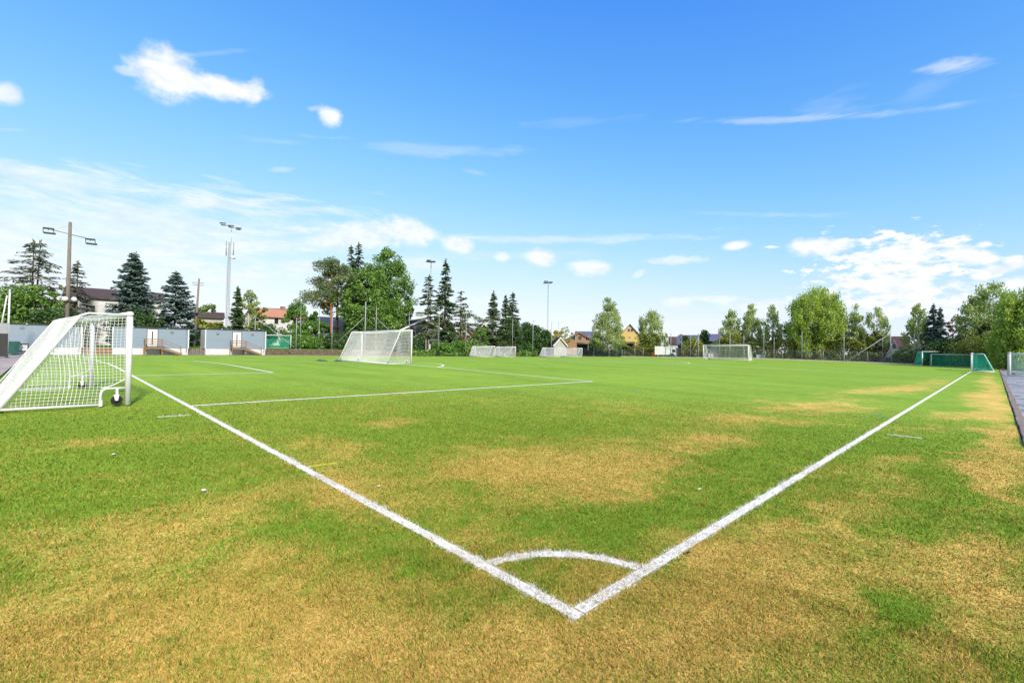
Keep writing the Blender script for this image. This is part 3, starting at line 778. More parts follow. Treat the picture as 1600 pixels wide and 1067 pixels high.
scrap('leaf', -1.2, 10.23, .05, M['brownleaf'], 'dark withered leaf in front of the nearest goal', 'leaf', 7)
scrap('leaf', 1.45, -.05, .03, M['brownleaf'], 'dark withered leaf just right of the touchline near the corner', 'leaf', 8)
# ---------------------------------------------------------------- trees and shrubs
def runit(n, rng):
    v = rng.normal(size=(n, 3)); return v / (np.linalg.norm(v, axis=1)[:, None] + 1e-9)

def leaf_obj(name, C, A, B, tint, m, parent):
    """diamond-shaped leaf faces at C with half-axes A and B"""
    n = len(C)
    V = np.stack([C - A, C - B, C + A, C + B], 1).reshape(-1, 3)
    return link(name, np_mesh(name, V, np.arange(4 * n).reshape(n, 4), m, {'tint': ('FACE', tint)}), parent)

def frames(n, rng, size, asp, flat=0.0):
    A = runit(n, rng); A[:, 2] *= (1 - flat); A /= np.linalg.norm(A, axis=1)[:, None]
    Q = runit(n, rng); B = np.cross(A, Q); B /= np.linalg.norm(B, axis=1)[:, None] + 1e-9
    s = size * (.6 + .8 * rng.random(n))[:, None]
    return A * s * .5, B * s * .5 * asp

def broadleaf(name, label, cat, loc, H, R, m, bark, base=.25, prof=None, clumps=90, per=90, leaf=.24, weep=0., flat=1.0, lean=0., lobes=.35, core=.45, rc=.2, seed=1, group=None, multi=1, trunk_r=None, twig=True):
    rng = np.random.default_rng(seed)
    root = thing(name, label, cat, loc, rng.uniform(0, 6.28), group)
    prof = prof or (lambda t: np.sqrt(np.clip(1 - (2 * t - .85) ** 2 / 1.45, 0, 1)))
    tr = trunk_r or .022 * H
    mb = MB()
    z0 = base * H; Hc = H - z0
    # crown envelope with lobes
    ph = rng.uniform(0, 6.28, 8)
    def lobe(a, t): return 1 - lobes * .5 + lobes * .5 * (np.sin(3 * a + ph[0] + 4 * t) * .6 + np.sin(5 * a + ph[1] - 7 * t) * .4 + np.sin(2 * a + ph[2] + 11 * t) * .5)
    t = rng.random(clumps * 3); keep = rng.random(clumps * 3) < np.clip(prof(t), .12, 1); t = t[keep][:clumps]; k = len(t)
    a = rng.uniform(0, 2 * PI, k); f = core + (1 - core) * np.sqrt(rng.random(k))
    rad = R * prof(t) * lobe(a, t) * f
    cc = np.stack([rad * np.cos(a) + lean * t * Hc, rad * np.sin(a), z0 + Hc * t * .97], -1)
    # trunk(s)
    for q in range(multi):
        off = np.array([rng.normal(0, tr * 2.2), rng.normal(0, tr * 2.2), 0]) if multi > 1 else np.zeros(3)
        pts = []; n = 9
        for i in range(n):
            s = i / (n - 1); z = s * H * .86
            pts.append(np.array([off[0] * (1 + 3 * s) + .012 * H * math.sin(3 * s + ph[3] + q) * s + lean * max(0, z - z0), off[1] * (1 + 3 * s) + .012 * H * math.sin(2.4 * s + ph[4] + q) * s, z - .3 * (i == 0)]))
        mb.tube(pts, [tr * (1.25 if i == 0 else 1) * (1 - .93 * i / (n - 1)) + .012 for i in range(n)], 8)
    # limbs reach out to a share of the clumps
    idx = rng.permutation(k)[:min(k, 34)]
    for i in idx:
        e = cc[i]; zs = max(z0 * .75, min(e[2] - .35 * np.hypot(e[0], e[1]) - .3, H * .8)); s = zs / (H * .86)
        st = np.array([.012 * H * math.sin(3 * s + ph[3]) * s + lean * max(0, zs - z0), .012 * H * math.sin(2.4 * s + ph[4]) * s, zs])
        mid = st * .5 + e * .5 + np.array([0, 0, .10 * np.linalg.norm(e - st)]) + rng.normal(0, .06 * R, 3)
        r0 = tr * .42 * (1 - .6 * s)
        mb.tube([st, st * .7 + mid * .3, mid, e * .6 + mid * .4, e], [r0, r0 * .85, r0 * .6, r0 * .4, .012], 5, caps=False)
    mb.build('trunk', bark, root)
    # leaves
    nl = clumps * per; ci = rng.integers(0, k, nl)
    rr = R * rc * (.65 + .7 * rng.random(k))[ci]
    d = runit(nl, rng) * (np.cbrt(rng.random(nl)) * .95 + .05)[:, None] * rr[:, None] * np.array([1, 1, .75 * flat])
    C = cc[ci] + d
    if weep > 0:
        dr = rng.random(nl) ** 1.5 * weep; sh = 1 - .55 * dr / weep
        C = cc[ci] + d * np.stack([sh, sh, np.ones(nl)], -1); C[:, 2] -= dr
        C[:, 2] = np.maximum(C[:, 2], .3)
    A, B = frames(nl, rng, leaf * 1.12, .62)
    if weep > 0: A[:, 2] *= 1.8
    ct = rng.normal(.45, .2, k)
    tint = np.clip(ct[ci] + rng.normal(0, .2, nl), 0, 1)
    leaf_obj('crown', C, A, B, tint, m, root)
    return root

def conifer(name, label, cat, loc, H, R, m, bark, bare=.06, whorls=26, dens=1., droop=.25, up=.12, per=26, card=.42, thin=.30, prof=None, hang=.25, seed=1, group=None, tops=((0, 0, 1.),), gappy=0.):
    rng = np.random.default_rng(seed)
    root = thing(name, label, cat, loc, rng.uniform(0, 6.28), group)
    prof = prof or (lambda t: (1 - t) ** .85)
    mb = MB(); Cs = []; As = []; Bs = []; Ts = []
    for (ox, oy, hf) in tops:
        Ht = H * hf; w = 1.0 if hf == 1. else .7
        pts = [np.array([ox * (s ** .6), oy * (s ** .6), s * Ht - (.3 if s == 0 else 0)]) for s in np.linspace(0, 1, 8)]
        mb.tube(pts, [.015 * H * (1 - .95 * s) + .01 for s in np.linspace(0, 1, 8)], 7)
        for q in range(whorls):
            t = (q + rng.uniform(-.3, .3)) / whorls; t = min(max(t, 0), .985)
            z = Ht * (bare + (1 - bare) * t)
            sx, sy = ox * (z / Ht) ** .6, oy * (z / Ht) ** .6
            nb = int(rng.integers(5, 9) * dens) + 1
            for b in range(nb):
                if rng.random() < gappy: continue
                z = Ht * (bare + (1 - bare) * min(.985, max(0, t + rng.uniform(-.6, .6) / whorls)))
                a = rng.uniform(0, 2 * PI); Lb = R * w * prof(t) * rng.uniform(.62, 1.12) + .12
                n = max(6, int(1.8 * per * Lb / R * rng.uniform(.8, 1.2)) + 5)
                s = rng.random(n) ** .75 * .92 + .08
                ca, sa = math.cos(a), math.sin(a)
                rise = rng.normal(0, .06)
                def bp(s): return np.stack([sx + ca * Lb * s, sy + sa * Lb * s, z - droop * Lb * s ** 1.3 + up * Lb * s ** 3 + rise * Lb * s], -1)
                P = bp(s)
                wd = (.26 * Lb * (1.05 - s) + .06) * rng.uniform(-1, 1, n)
                P[:, 0] += -sa * wd; P[:, 1] += ca * wd; P[:, 2] -= hang * rng.random(n) * (.3 + .7 * Lb / R) + np.abs(wd) * .25
                ang = a + np.sign(wd) * rng.uniform(.3, 1.1, n)
                A = np.stack([np.cos(ang), np.sin(ang), rng.normal(-.25, .25, n)], -1); A /= np.linalg.norm(A, axis=1)[:, None]
                Q = np.stack([-np.sin(ang), np.cos(ang), rng.normal(0, .55, n)], -1); B = Q - A * (Q * A).sum(1)[:, None]; B /= np.linalg.norm(B, axis=1)[:, None]
                sz = card * 1.15 * (.6 + .7 * rng.random(n))[:, None]
                Cs.append(P); As.append(A * sz * .5); Bs.append(B * sz * .5 * thin * 1.3)
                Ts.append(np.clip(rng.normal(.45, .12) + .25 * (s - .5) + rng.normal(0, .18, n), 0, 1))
                if Lb > .4: mb.tube(bp(np.array([0, .35, .7, 1.0])), [.02 + .004 * Lb, .018, .012, .006], 4, caps=False, smooth=False)
        # leader
        n = 26; zt = Ht - rng.random(n) * .08 * H
        Cs.append(np.stack([ox + rng.normal(0, .06, n), oy + rng.normal(0, .06, n), zt], -1)); A, B = frames(n, rng, card, thin); A[:, 2] = abs(A[:, 2]) + .1
        As.append(A); Bs.append(B); Ts.append(rng.random(n))
    mb.build('trunk', bark, root)
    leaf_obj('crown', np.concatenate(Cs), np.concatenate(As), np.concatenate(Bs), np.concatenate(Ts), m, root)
    return root

def pine(name, label, cat, loc, H, R, m, bark, bare=.45, arms=16, per=260, leaf=.32, seed=1, flat=.45, lean=0., group=None, pad=.26, top=True, spread=.75):
    """bare-stemmed pine: limbs carry flat pads of needles"""
    rng = np.random.default_rng(seed)
    root = thing(name, label, cat, loc, rng.uniform(0, 6.28), group)
    mb = MB(); tr = .016 * H
    ph = rng.uniform(0, 6)
    def ax(s): return np.array([.03 * H * math.sin(2.6 * s + ph) * s + lean * s * H, .03 * H * math.sin(2.1 * s + ph * 2) * s, s * H * .95])
    mb.tube([ax(s) - (np.array([0, 0, .3]) if s == 0 else 0) for s in np.linspace(0, 1, 10)], [tr * (1 - .85 * s) for s in np.linspace(0, 1, 10)], 8)
    Cs = []; T = []
    for k in range(arms):
        s = bare + (1 - bare) * (k + rng.random()) / arms; st = ax(s * .98)
        a = rng.uniform(0, 2 * PI); t = (s - bare) / (1 - bare)
        Lb = R * (1 - spread * t ** 1.4) * rng.uniform(.5, 1.05)
        e = st + np.array([Lb * math.cos(a), Lb * math.sin(a), Lb * rng.uniform(-.05, .35)])
        mid = (st + e) / 2 + np.array([0, 0, .12 * Lb]) + rng.normal(0, .05 * R, 3)
        mb.tube([st, mid, e], [tr * .4 * (1 - .6 * t), tr * .25, .012], 5, caps=False)
        for q, c in enumerate((e, mid * .35 + e * .65, mid)):
            n = int(per * (.5, .35, .2)[q]); rp = R * pad * rng.uniform(.7, 1.2)
            Cs.append(c + runit(n, rng) * (np.cbrt(rng.random(n)))[:, None] * rp * np.array([1.15, 1.15, flat]) + np.array([0, 0, .1])); T.append(np.clip(rng.normal(.45, .14) + rng.normal(0, .2, n), 0, 1))
    if top:
        n = per; Cs.append(ax(1.0) + runit(n, rng) * (np.cbrt(rng.random(n)))[:, None] * R * pad * np.array([.9, .9, .9])); T.append(rng.random(n))
    mb.build('trunk', bark, root)
    C = np.concatenate(Cs); A, B = frames(len(C), rng, leaf, .4)
    leaf_obj('crown', C, A, B, np.concatenate(T), m, root)
    return root

def shrub(name, label, cat, loc, W, D, H, m, rz=0., n=7000, leaf=.24, rag=.35, box=False, seed=1, group=None, stem=True, round_top=.5):
    """bush or hedge: leaves through a lumpy volume, densest near its skin, on a few stems"""
    rng = np.random.default_rng(seed)
    root = thing(name, label, cat, loc, rz, group)
    if box:
        # hedge: skin of a box with an uneven top
        face = rng.random(n); x = rng.uniform(-W / 2, W / 2, n)
        top = H * (1 - rag * .5 + rag * .5 * (np.sin(x * 1.3 + seed) * .5 + np.sin(x * .47 + 2 * seed) * .5))
        y = rng.uniform(-D / 2, D / 2, n); z = rng.random(n) * top
        i1 = face < .30; z[i1] = top[i1] - np.abs(rng.normal(0, .12 * H * .3 + .05, i1.sum()))
        i2 = (face >= .30) & (face < .86); y[i2] = -D / 2 + np.abs(rng.normal(0, .10 * D + .05, i2.sum()))
        i3 = face > .93; x[i3] = np.where(rng.random(i3.sum()) < .5, -W / 2, W / 2)
        C = np.stack([x, y, z], -1) + rng.normal(0, .08, (n, 3)) + .12 * np.sin(np.stack([x * 2.1 + z, z * 2.7 + x, x * 1.7], -1))
        lump = .5 + .25 * np.sin(x * 2.2 + 3 * np.sin(z * 1.4 + seed)) + .25 * np.sin(z * 2.9 + x * .9)
        C[:, 2] = np.maximum(C[:, 2], .04)
    else:
        k = int(np.clip(30 * max(W / H, H / W) ** .9, 30, 110)); a = rng.uniform(0, 2 * PI, k); f = np.sqrt(rng.random(k)); t = rng.random(k)
        pr = np.sqrt(np.clip(1 - (t * 1.02) ** (2 / max(round_top, .2)), 0, 1))
        cc = np.stack([W / 2 * .82 * f * np.cos(a) * (.35 + .65 * pr), D / 2 * .82 * f * np.sin(a) * (.35 + .65 * pr), H * (.08 + .80 * t)], -1)
        ci = rng.integers(0, k, n); rr = (min(W, H, D * 1.2) * .30 * (.7 + .6 * rng.random(k)))[ci]
        C = cc[ci] + runit(n, rng) * (np.cbrt(rng.random(n)) ** .8)[:, None] * rr[:, None] * np.array([1, 1, .9])
        C[:, 2] = np.clip(C[:, 2], .03, None); lump = rng.normal(.5, .2, k)[ci]
    A, B = frames(n, rng, leaf, .7)
    leaf_obj('foliage', C, A, B, np.clip(lump * .9 + rng.normal(0, .18, n), 0, 1), m, root)
    if stem:
        mb = MB()
        mb.tube([(-.42 * W, 0, .06), (0, .05, .10), (.42 * W, 0, .06)], .035, 5)
        for q in range(max(3, int(W / 1.2))):
            x = rng.uniform(-.4, .4) * W; y = rng.uniform(-.02, .02)
            mb.tube([(x, y, -.1), (x * 1.05, y, H * .4), (x * 1.1 + .1, y, H * .78)], [.05, .035, .01], 5)
        mb.build('stem', M['bark'], root)
    return root

def dims(u, vt, wpx, pl):
    d = DP(u, pl); p = gp(u, d); H = zz(u, vt, d) - p[2]; R = wpx / 2 * d / FPX
    return p, H, R

S_ = [100]
def sd(): S_[0] += 1; return S_[0]
def T_con(label, u, vt, w, pl, m, bark='bark', name='spruce_tree', cat='tree', **k):
    p, H, R = dims(u, vt, w, pl); return conifer(name, label, cat, p, H, R, L[m], M[bark], seed=sd(), **k)
def T_leaf(label, u, vt, w, pl, m, bark='bark', name='leafy_tree', cat='tree', **k):
    p, H, R = dims(u, vt, w, pl); return broadleaf(name, label, cat, p, H, R, L[m], M[bark], seed=sd(), **k)
def T_pine(label, u, vt, w, pl, m='pine', bark='bark_pine', name='pine_tree', cat='tree', **k):
    p, H, R = dims(u, vt, w, pl); return pine(name, label, cat, p, H, R, L[m], M[bark], seed=sd(), **k)
def T_shrub(label, u, vt, w, pl, m, name='shrub', cat='shrub', depth=None, rz=None, **k):
    k['n'] = int(k.get('n', 7000) * 1.6); k['leaf'] = k.get('leaf', .24) * 1.3
    p, H, R = dims(u, vt, w, pl); D = depth or 2 * R * .8
    return shrub(name, label, cat, p, 2 * R, D, H, L[m], az(u) - PI / 2 if rz is None else rz, seed=sd(), **k)
def T_hedge(label, ua, ub, vt, pl, m, depth=1.5, name='hedge', cat='hedge', per=620, **k):
    k.setdefault('leaf', .40)
    """clipped or wild hedge seen between two columns"""
    a = gp(ua, DP(ua, pl)); b = gp(ub, DP(ub, pl)); c = (a + b) / 2; um = (ua + ub) / 2
    W = float(np.linalg.norm((b - a)[:2])); d = float((c - CAM) @ CF); c[2] = float(G(c[0], c[1]))
    H = zz(um, vt, d) - c[2]
    return shrub(name, label, cat, c, W, depth, H, L[m], math.atan2(b[1] - a[1], b[0] - a[0]), n=int(min(per * W, 20000)), box=True, seed=sd(), **k)

narrow = lambda t: np.clip((1 - t) ** .7 * (.55 + 1.2 * np.minimum(t * 2.2, .45)), .03, 1)
oval = lambda t: np.sqrt(np.clip(1 - (2 * t - .8) ** 2 / 1.5, 0, 1))
poplar = lambda t: np.clip(1.15 * np.minimum(t * 3.2 + .55, 1) * (1 - t) ** .62, 0.03, 1)
dome = lambda t: np.sqrt(np.clip(1 - (t * 1.0) ** 2.6, 0, 1)) * np.clip(.80 + t * .5, 0, 1)
fullspruce = lambda t: np.clip((1 - t ** 1.7) ** .8, 0, 1)

# -- left side, behind the cabins
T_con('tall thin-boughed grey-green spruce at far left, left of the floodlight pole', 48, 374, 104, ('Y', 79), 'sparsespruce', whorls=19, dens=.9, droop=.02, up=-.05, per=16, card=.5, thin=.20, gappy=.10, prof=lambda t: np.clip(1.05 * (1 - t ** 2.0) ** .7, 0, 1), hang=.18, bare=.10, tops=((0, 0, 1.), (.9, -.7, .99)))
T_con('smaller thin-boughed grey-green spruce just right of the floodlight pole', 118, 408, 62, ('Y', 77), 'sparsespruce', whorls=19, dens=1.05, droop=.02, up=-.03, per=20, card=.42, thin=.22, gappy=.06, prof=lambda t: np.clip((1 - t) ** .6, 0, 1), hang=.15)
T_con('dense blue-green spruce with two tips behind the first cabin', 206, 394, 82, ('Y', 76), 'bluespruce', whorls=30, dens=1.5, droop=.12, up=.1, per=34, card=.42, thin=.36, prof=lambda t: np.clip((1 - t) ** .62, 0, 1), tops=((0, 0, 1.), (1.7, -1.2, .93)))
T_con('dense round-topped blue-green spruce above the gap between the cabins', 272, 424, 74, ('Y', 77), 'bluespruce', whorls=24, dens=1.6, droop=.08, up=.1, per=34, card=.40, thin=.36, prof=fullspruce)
T_shrub('green leafy bush at far left behind the tall net post', 28, 452, 62, ('Y', 75), 'green', n=5200, leaf=.24)
T_leaf('green leafy tree below the thin-boughed spruce at far left', 62, 448, 62, ('Y', 76.5), 'green', base=.1, clumps=70, per=80)
T_leaf('yellow-green birch between the floodlight pole and the tall left spruce', 88, 446, 38, ('Y', 82), 'birch', bark='bark_birch', name='birch_tree', base=.15, clumps=50, per=70)
T_shrub('dark low bush behind the roof of the left-most cabin', 90, 486, 90, ('Y', 73.5), 'dark', n=4500, leaf=.2)
T_shrub('dark bush filling the foot of the twin-tipped spruce', 215, 488, 70, ('Y', 74), 'dark', n=3500, leaf=.2)
T_leaf('pale yellow-green tree behind the wooden utility pole', 322, 474, 44, ('Y', 105), 'lightgreen', base=.1, clumps=50, per=70, leaf=.3)
T_hedge('sunny yellow-green clipped hedge below the brown roof', 304, 344, 499, ('Y', 90), 'olive', depth=2.)
T_hedge('dark green hedge in front of the yellow-green hedge', 298, 348, 505, ('Y', 86), 'dark', depth=2.)
T_con('slender dark spruce left of the yellowing birch', 369, 448, 30, ('Y', 80), 'spruce', whorls=24, dens=1.3, per=26, prof=lambda t: (1 - t) ** .7)
T_leaf('yellow-green birch behind the right cabin roof', 388, 452, 46, ('Y', 84), 'birch', bark='bark_birch', name='birch_tree', base=.08, clumps=90, per=90, prof=dome)
T_leaf('small mid-green tree right of the yellowing birch, by the white house', 408, 474, 24, ('Y', 82), 'hedge', base=.1, clumps=40, per=80)
T_shrub('dark bush below the white house with the orange roof', 418, 507, 26, ('Y', 80), 'dark', n=2500)
T_leaf('dense green tree right of the white house, with rounded top', 462, 471, 50, ('Y', 80), 'shrub', base=.04, clumps=100, per=100, prof=dome)
T_leaf('lower dense green tree left of the orange-barked pine', 492, 487, 40, ('Y', 80), 'shrub', base=.04, clumps=80, per=100, prof=dome)
T_shrub('low green bush row behind the net posts, left of the pine', 470, 525, 70, ('Y', 77), 'shrub', n=5000, leaf=.2)
T_shrub('low dark bush at the foot of the orange-barked pine', 525, 522, 46, ('Y', 77), 'dark', n=4000, leaf=.2)
T_pine('orange-barked pine with an open spreading crown left of the big leafy trees', 518, 402, 92, ('Y', 84), bare=.42, arms=26, per=330, leaf=.34, pad=.24, flat=.6, spread=.45)
T_leaf('light green leafy crown mingled with the orange-barked pine', 526, 406, 66, ('Y', 86), 'lightgreen', base=.38, clumps=120, per=80, leaf=.28)
T_con('tall dark spruce top rising behind the big leafy trees', 557, 379, 50, ('Y', 92), 'spruce', whorls=30, dens=1.3, per=28, card=.5, prof=lambda t: (1 - t) ** .6, tops=((0, 0, 1.), (2.0, -1.5, .96)))
T_leaf('big dense leafy tree with the lower, broader crown left of the grey gable', 573, 412, 92, ('Y', 82), 'green', base=.06, clumps=240, per=130, leaf=.32, lobes=.4, prof=dome)
T_leaf('tallest big leafy tree with a pointed airy crown', 604, 385, 86, ('Y', 83), 'green', base=.10, clumps=230, per=110, leaf=.32, lobes=.45, prof=lambda t: np.clip(np.sqrt(np.clip(1 - (2 * t - .75) ** 2 / 1.6, 0, 1)), 0, 1), core=.4)
T_leaf('leafy branch-tree at the right skirt of the tallest leafy tree', 628, 455, 44, ('Y', 83), 'green', base=.25, clumps=50, per=70, leaf=.3)
T_shrub('dark bush under the big leafy trees', 585, 505, 70, ('Y', 79), 'dark', n=5000, leaf=.22)
# -- middle group
T_con('sparse grey-barked pine-like conifer in front of the lamp mast', 668, 429, 44, ('Y', 74), 'pine', bark='bark_grey', whorls=20, dens=1.0, droop=.10, up=.02, per=19, card=.5, thin=.32, bare=.18, prof=lambda t: np.clip((1 - t) ** .45, 0, 1), hang=.25, gappy=.12, name='conifer_tree')
T_con('tallest dark spruce of the middle group with drooping boughs', 694, 404, 60, ('Y', 78), 'spruce', whorls=25, dens=1.4, droop=.32, up=.16, per=30, card=.52, thin=.34, bare=.10, prof=lambda t: np.clip((1 - t) ** .75 * 1.05, 0, 1), hang=.4, gappy=.08)
T_con('thin ragged conifer right of the tallest middle spruce', 719, 454, 40, ('Y', 80), 'pine', bark='bark_pine', whorls=16, dens=1.0, droop=.05, up=.05, per=16, card=.5, bare=.25, gappy=.25, name='conifer_tree', prof=lambda t: np.clip((1 - t) ** .5, 0, 1))
T_pine('low umbrella-shaped pine with a flat crown and leaning stem', 741, 490, 62, ('Y', 82), 'pine', bark='bark', bare=.55, arms=14, per=190, leaf=.34, pad=.24, flat=.35, spread=.1, top=False)
T_con('grey-stemmed dark spruce left of the paired spruces', 770, 455, 36, ('Y', 82), 'spruce', bark='bark_grey', whorls=24, dens=1.4, droop=.2, per=26, card=.5, bare=.16, prof=lambda t: (1 - t) ** .65)
T_con('left spruce of the close pair right of the umbrella pine', 789, 461, 34, ('Y', 84), 'spruce', whorls=26, dens=1.7, droop=.25, per=28, prof=lambda t: (1 - t) ** .65, card=.48)
T_con('right, taller spruce of the close pair right of the umbrella pine', 800, 456, 40, ('Y', 84), 'spruce', whorls=26, dens=1.7, droop=.25, per=28, prof=lambda t: (1 - t) ** .65, card=.48)
T_shrub('rounded dark thuja bush right of the tallest middle spruce', 703, 507, 24, ('Y', 79), 'thuja', n=4500, leaf=.22, round_top=.9, name='thuja_bush')
T_shrub('dark bush left of the sparse conifer, under the grey gable', 650, 527, 44, ('Y', 73), 'dark', n=4000, leaf=.2)
T_shrub('bright green laurel bush right of the sparse conifer', 692, 536, 50, ('Y', 71.5), 'shrub', n=5500, leaf=.2)
T_shrub('bright green laurel bush below the small grey-beige gable', 722, 534, 44, ('Y', 72), 'shrub', n=5000, leaf=.2)
T_shrub('dense green bush left of the first far goals', 742, 535, 40, ('Y', 72.5), 'green', n=4500, leaf=.2)
T_shrub('rusty brown bush among the laurels', 722, 524, 20, ('Y', 75), 'rust', n=1800, leaf=.2)
T_leaf('round green tree in front of the cream gable', 749, 508, 30, ('Y', 76), 'green', base=.08, clumps=70, per=80, prof=oval)
T_hedge('low scrubby hedge along the far side of the pitch', 641, 835, 547, ('Y', 70), 'green', depth=1.2, per=130, rag=.6)
T_hedge('wild dark hedge far behind the laurels and goals, middle of the skyline', 640, 862, 524, ('Y', 98), 'dark', depth=2.5, rag=.7)
T_leaf('dark broad tree below the paired spruces', 797, 498, 50, ('Y', 80), 'dark', base=.02, clumps=120, per=110, prof=dome)
T_shrub('left of the tall thuja clumps behind the far goals', 823, 503, 26, ('Y', 79), 'thuja', n=5000, leaf=.25, round_top=1.0, name='thuja_bush')
T_shrub('dark thuja clump between the net poles and the small lattice mast', 836, 508, 20, ('Y', 79), 'thuja', n=4200, leaf=.25, round_top=1.0, name='thuja_bush')
T_shrub('lower thuja clump at the foot of the lattice lamp mast', 850, 512, 22, ('Y', 80), 'thuja', n=4200, leaf=.25, round_top=.8, name='thuja_bush')
T_leaf('small bright yellow tree beside the white shed gable', 872, 514, 24, ('Y', 86), 'yellow', base=.12, clumps=70, per=110, prof=oval, rc=.4)
T_leaf('pale brownish-green tree behind the yellow tree', 883, 509, 22, ('Y', 95), 'birch', base=.2, clumps=40, per=60)
T_leaf('pale tree behind the blue-roofed house', 897, 515, 18, ('Y', 100), 'birch', base=.2, clumps=30, per=60)
# -- far end, behind the mesh fence
T_leaf('tall pointed poplar left of the yellow house', 950, 465, 62, ('X', 108), 'birch', bark='bark_birch', name='poplar_tree', base=.10, clumps=170, per=105, leaf=.30, prof=poplar, lobes=.3, core=.3)
T_leaf('airy birch with drooping twigs right of the yellow house', 1016, 483, 50, ('X', 112), 'birch', bark='bark_birch', name='birch_tree', base=.38, clumps=80, per=70, leaf=.27, weep=1.2, prof=dome, lobes=.5)
T_shrub('green bush at the foot of the birch beside the yellow house', 1014, 521, 40, ('X', 112), 'hedge', n=5500, leaf=.24)
T_leaf('low drooping birch right of the white-fronted truck box', 1036, 519, 20, ('X', 113), 'birch', bark='bark_birch', base=.2, clumps=30, per=60, weep=.8, name='birch_tree')
T_hedge('long dark hedge behind the left part of the mesh fence', 912, 975, 546, ('X', 106.6), 'dark', depth=1.)
T_hedge('reddish clipped hedge behind the truck', 968, 1026, 541, ('X', 109), 'hedge', depth=1.2)
T_shrub('square-topped dark thuja left of the blue-roofed houses', 1070, 522, 14, ('X', 114), 'thuja', n=3000, leaf=.24, round_top=1.6, name='thuja_bush')
T_shrub('taller columnar dark thuja between the two blue roofs', 1101, 513, 16, ('X', 114), 'thuja', n=4200, leaf=.24, round_top=1.6, name='thuja_bush')
T_shrub('olive green bush between the two columnar thujas', 1084, 530, 34, ('X', 110), 'olive', n=3800, leaf=.22)
T_leaf('first slim birch left of the big domed birch', 1143, 480, 54, ('X', 113), 'birch', bark='bark_birch', name='birch_tree', base=.14, clumps=100, per=70, leaf=.26, weep=.7, prof=narrow, lobes=.5)
T_leaf('second slim birch left of the big domed birch', 1174, 471, 50, ('X', 114), 'birch', bark='bark_birch', name='birch_tree', base=.14, clumps=100, per=70, leaf=.26, weep=.7, prof=narrow, lobes=.5)
T_leaf('third slim birch, next to the big domed birch', 1206, 474, 50, ('X', 113), 'birch', bark='bark_birch', name='birch_tree', base=.18, clumps=80, per=65, leaf=.25, weep=.7, prof=narrow, lobes=.5)
T_leaf('big domed weeping birch, widest tree at the far end', 1273, 443, 106, ('X', 112), 'weeping', bark='bark_birch', name='birch_tree', base=.14, clumps=330, per=110, leaf=.26, weep=1.8, prof=dome, lobes=.35, core=.3, rc=.15)
T_leaf('slim airy birch just right of the big domed birch', 1337, 474, 46, ('X', 113), 'birch', bark='bark_birch', name='birch_tree', base=.2, clumps=70, per=60, leaf=.24, weep=.7, prof=narrow, lobes=.55)
T_leaf('thin windswept birch left of the white house gable', 1370, 474, 50, ('X', 113), 'birch', bark='bark_birch', name='birch_tree', base=.25, clumps=80, per=50, leaf=.23, weep=.9, prof=oval, lobes=.7)
T_hedge('left section of the tall autumn hedge behind the mesh fence', 1128, 1240, 529, ('X', 108.5), 'hedge', depth=1.8, per=420)
T_hedge('right section of the tall autumn hedge, below the big domed birch', 1240, 1352, 527, ('X', 109), 'hedge', depth=1.8, per=420)
T_shrub('round green bush left of the slim birches', 1138, 522, 34, ('X', 110), 'hedge', n=4500, leaf=.24)
T_leaf('small dark green tree beside the white house roof', 1366, 517, 28, ('X', 111), 'hedge', base=.1, clumps=60, per=80)
T_shrub('green bush in front of the white house, behind the fence', 1414, 549, 40, ('X', 107), 'green', n=3800, leaf=.18)
T_leaf('airy birch left of the two dark blue spruces', 1434, 470, 56, ('X', 111), 'birch', bark='bark_birch', name='birch_tree', base=.15, clumps=110, per=65, leaf=.24, weep=.8, prof=narrow, lobes=.6)
T_con('left, taller of the two dark blue spruces at the far right corner', 1458, 474, 38, ('X', 110), 'bluespruce', whorls=28, dens=1.5, droop=.25, per=26, card=.42, thin=.34)
T_con('right, shorter of the two dark blue spruces at the far right corner', 1469, 481, 32, ('X', 109), 'bluespruce', whorls=26, dens=1.5, droop=.25, per=26, card=.42, thin=.34)
T_leaf('sparse pale tree between the blue spruces and the right-hand trees', 1488, 499, 34, ('X', 113), 'rust', base=.2, clumps=50, per=50, leaf=.22, lobes=.6)
T_con('dark ragged conifer below the right-hand tree mass', 1508, 498, 40, ('X', 108), 'spruce', whorls=20, dens=1.2, per=24, gappy=.1, prof=lambda t: (1 - t) ** .6)
T_con('brownish dense conifer at the foot of the right-hand trees', 1536, 502, 44, ('X', 104), 'sparsespruce', whorls=22, dens=1.4, per=26, thin=.34, prof=lambda t: (1 - t) ** .5)
T_leaf('tall green birch with a leaning crown, second from the right edge', 1547, 440, 92, ('X', 104), 'birch', bark='bark_birch', name='birch_tree', base=.10, clumps=190, per=95, leaf=.26, weep=.9, lobes=.45, prof=lambda t: np.sqrt(np.clip(1 - (2 * t - .6) ** 2 / 2.0, 0, 1)))
T_leaf('broad green birch cut by the right edge of the view', 1606, 446, 110, ('X', 92), 'weeping', bark='bark_birch', name='birch_tree', base=.06, clumps=260, per=110, leaf=.25, weep=1.4, prof=dome, lobes=.4)
T_shrub('dark bush behind the stored goals, left part', 1475, 528, 70, ('X', 103), 'dark', n=5500, leaf=.2)
T_shrub('dark bush behind the stored goals, right part', 1540, 525, 90, ('X', 100), 'hedge', n=7000, leaf=.2)
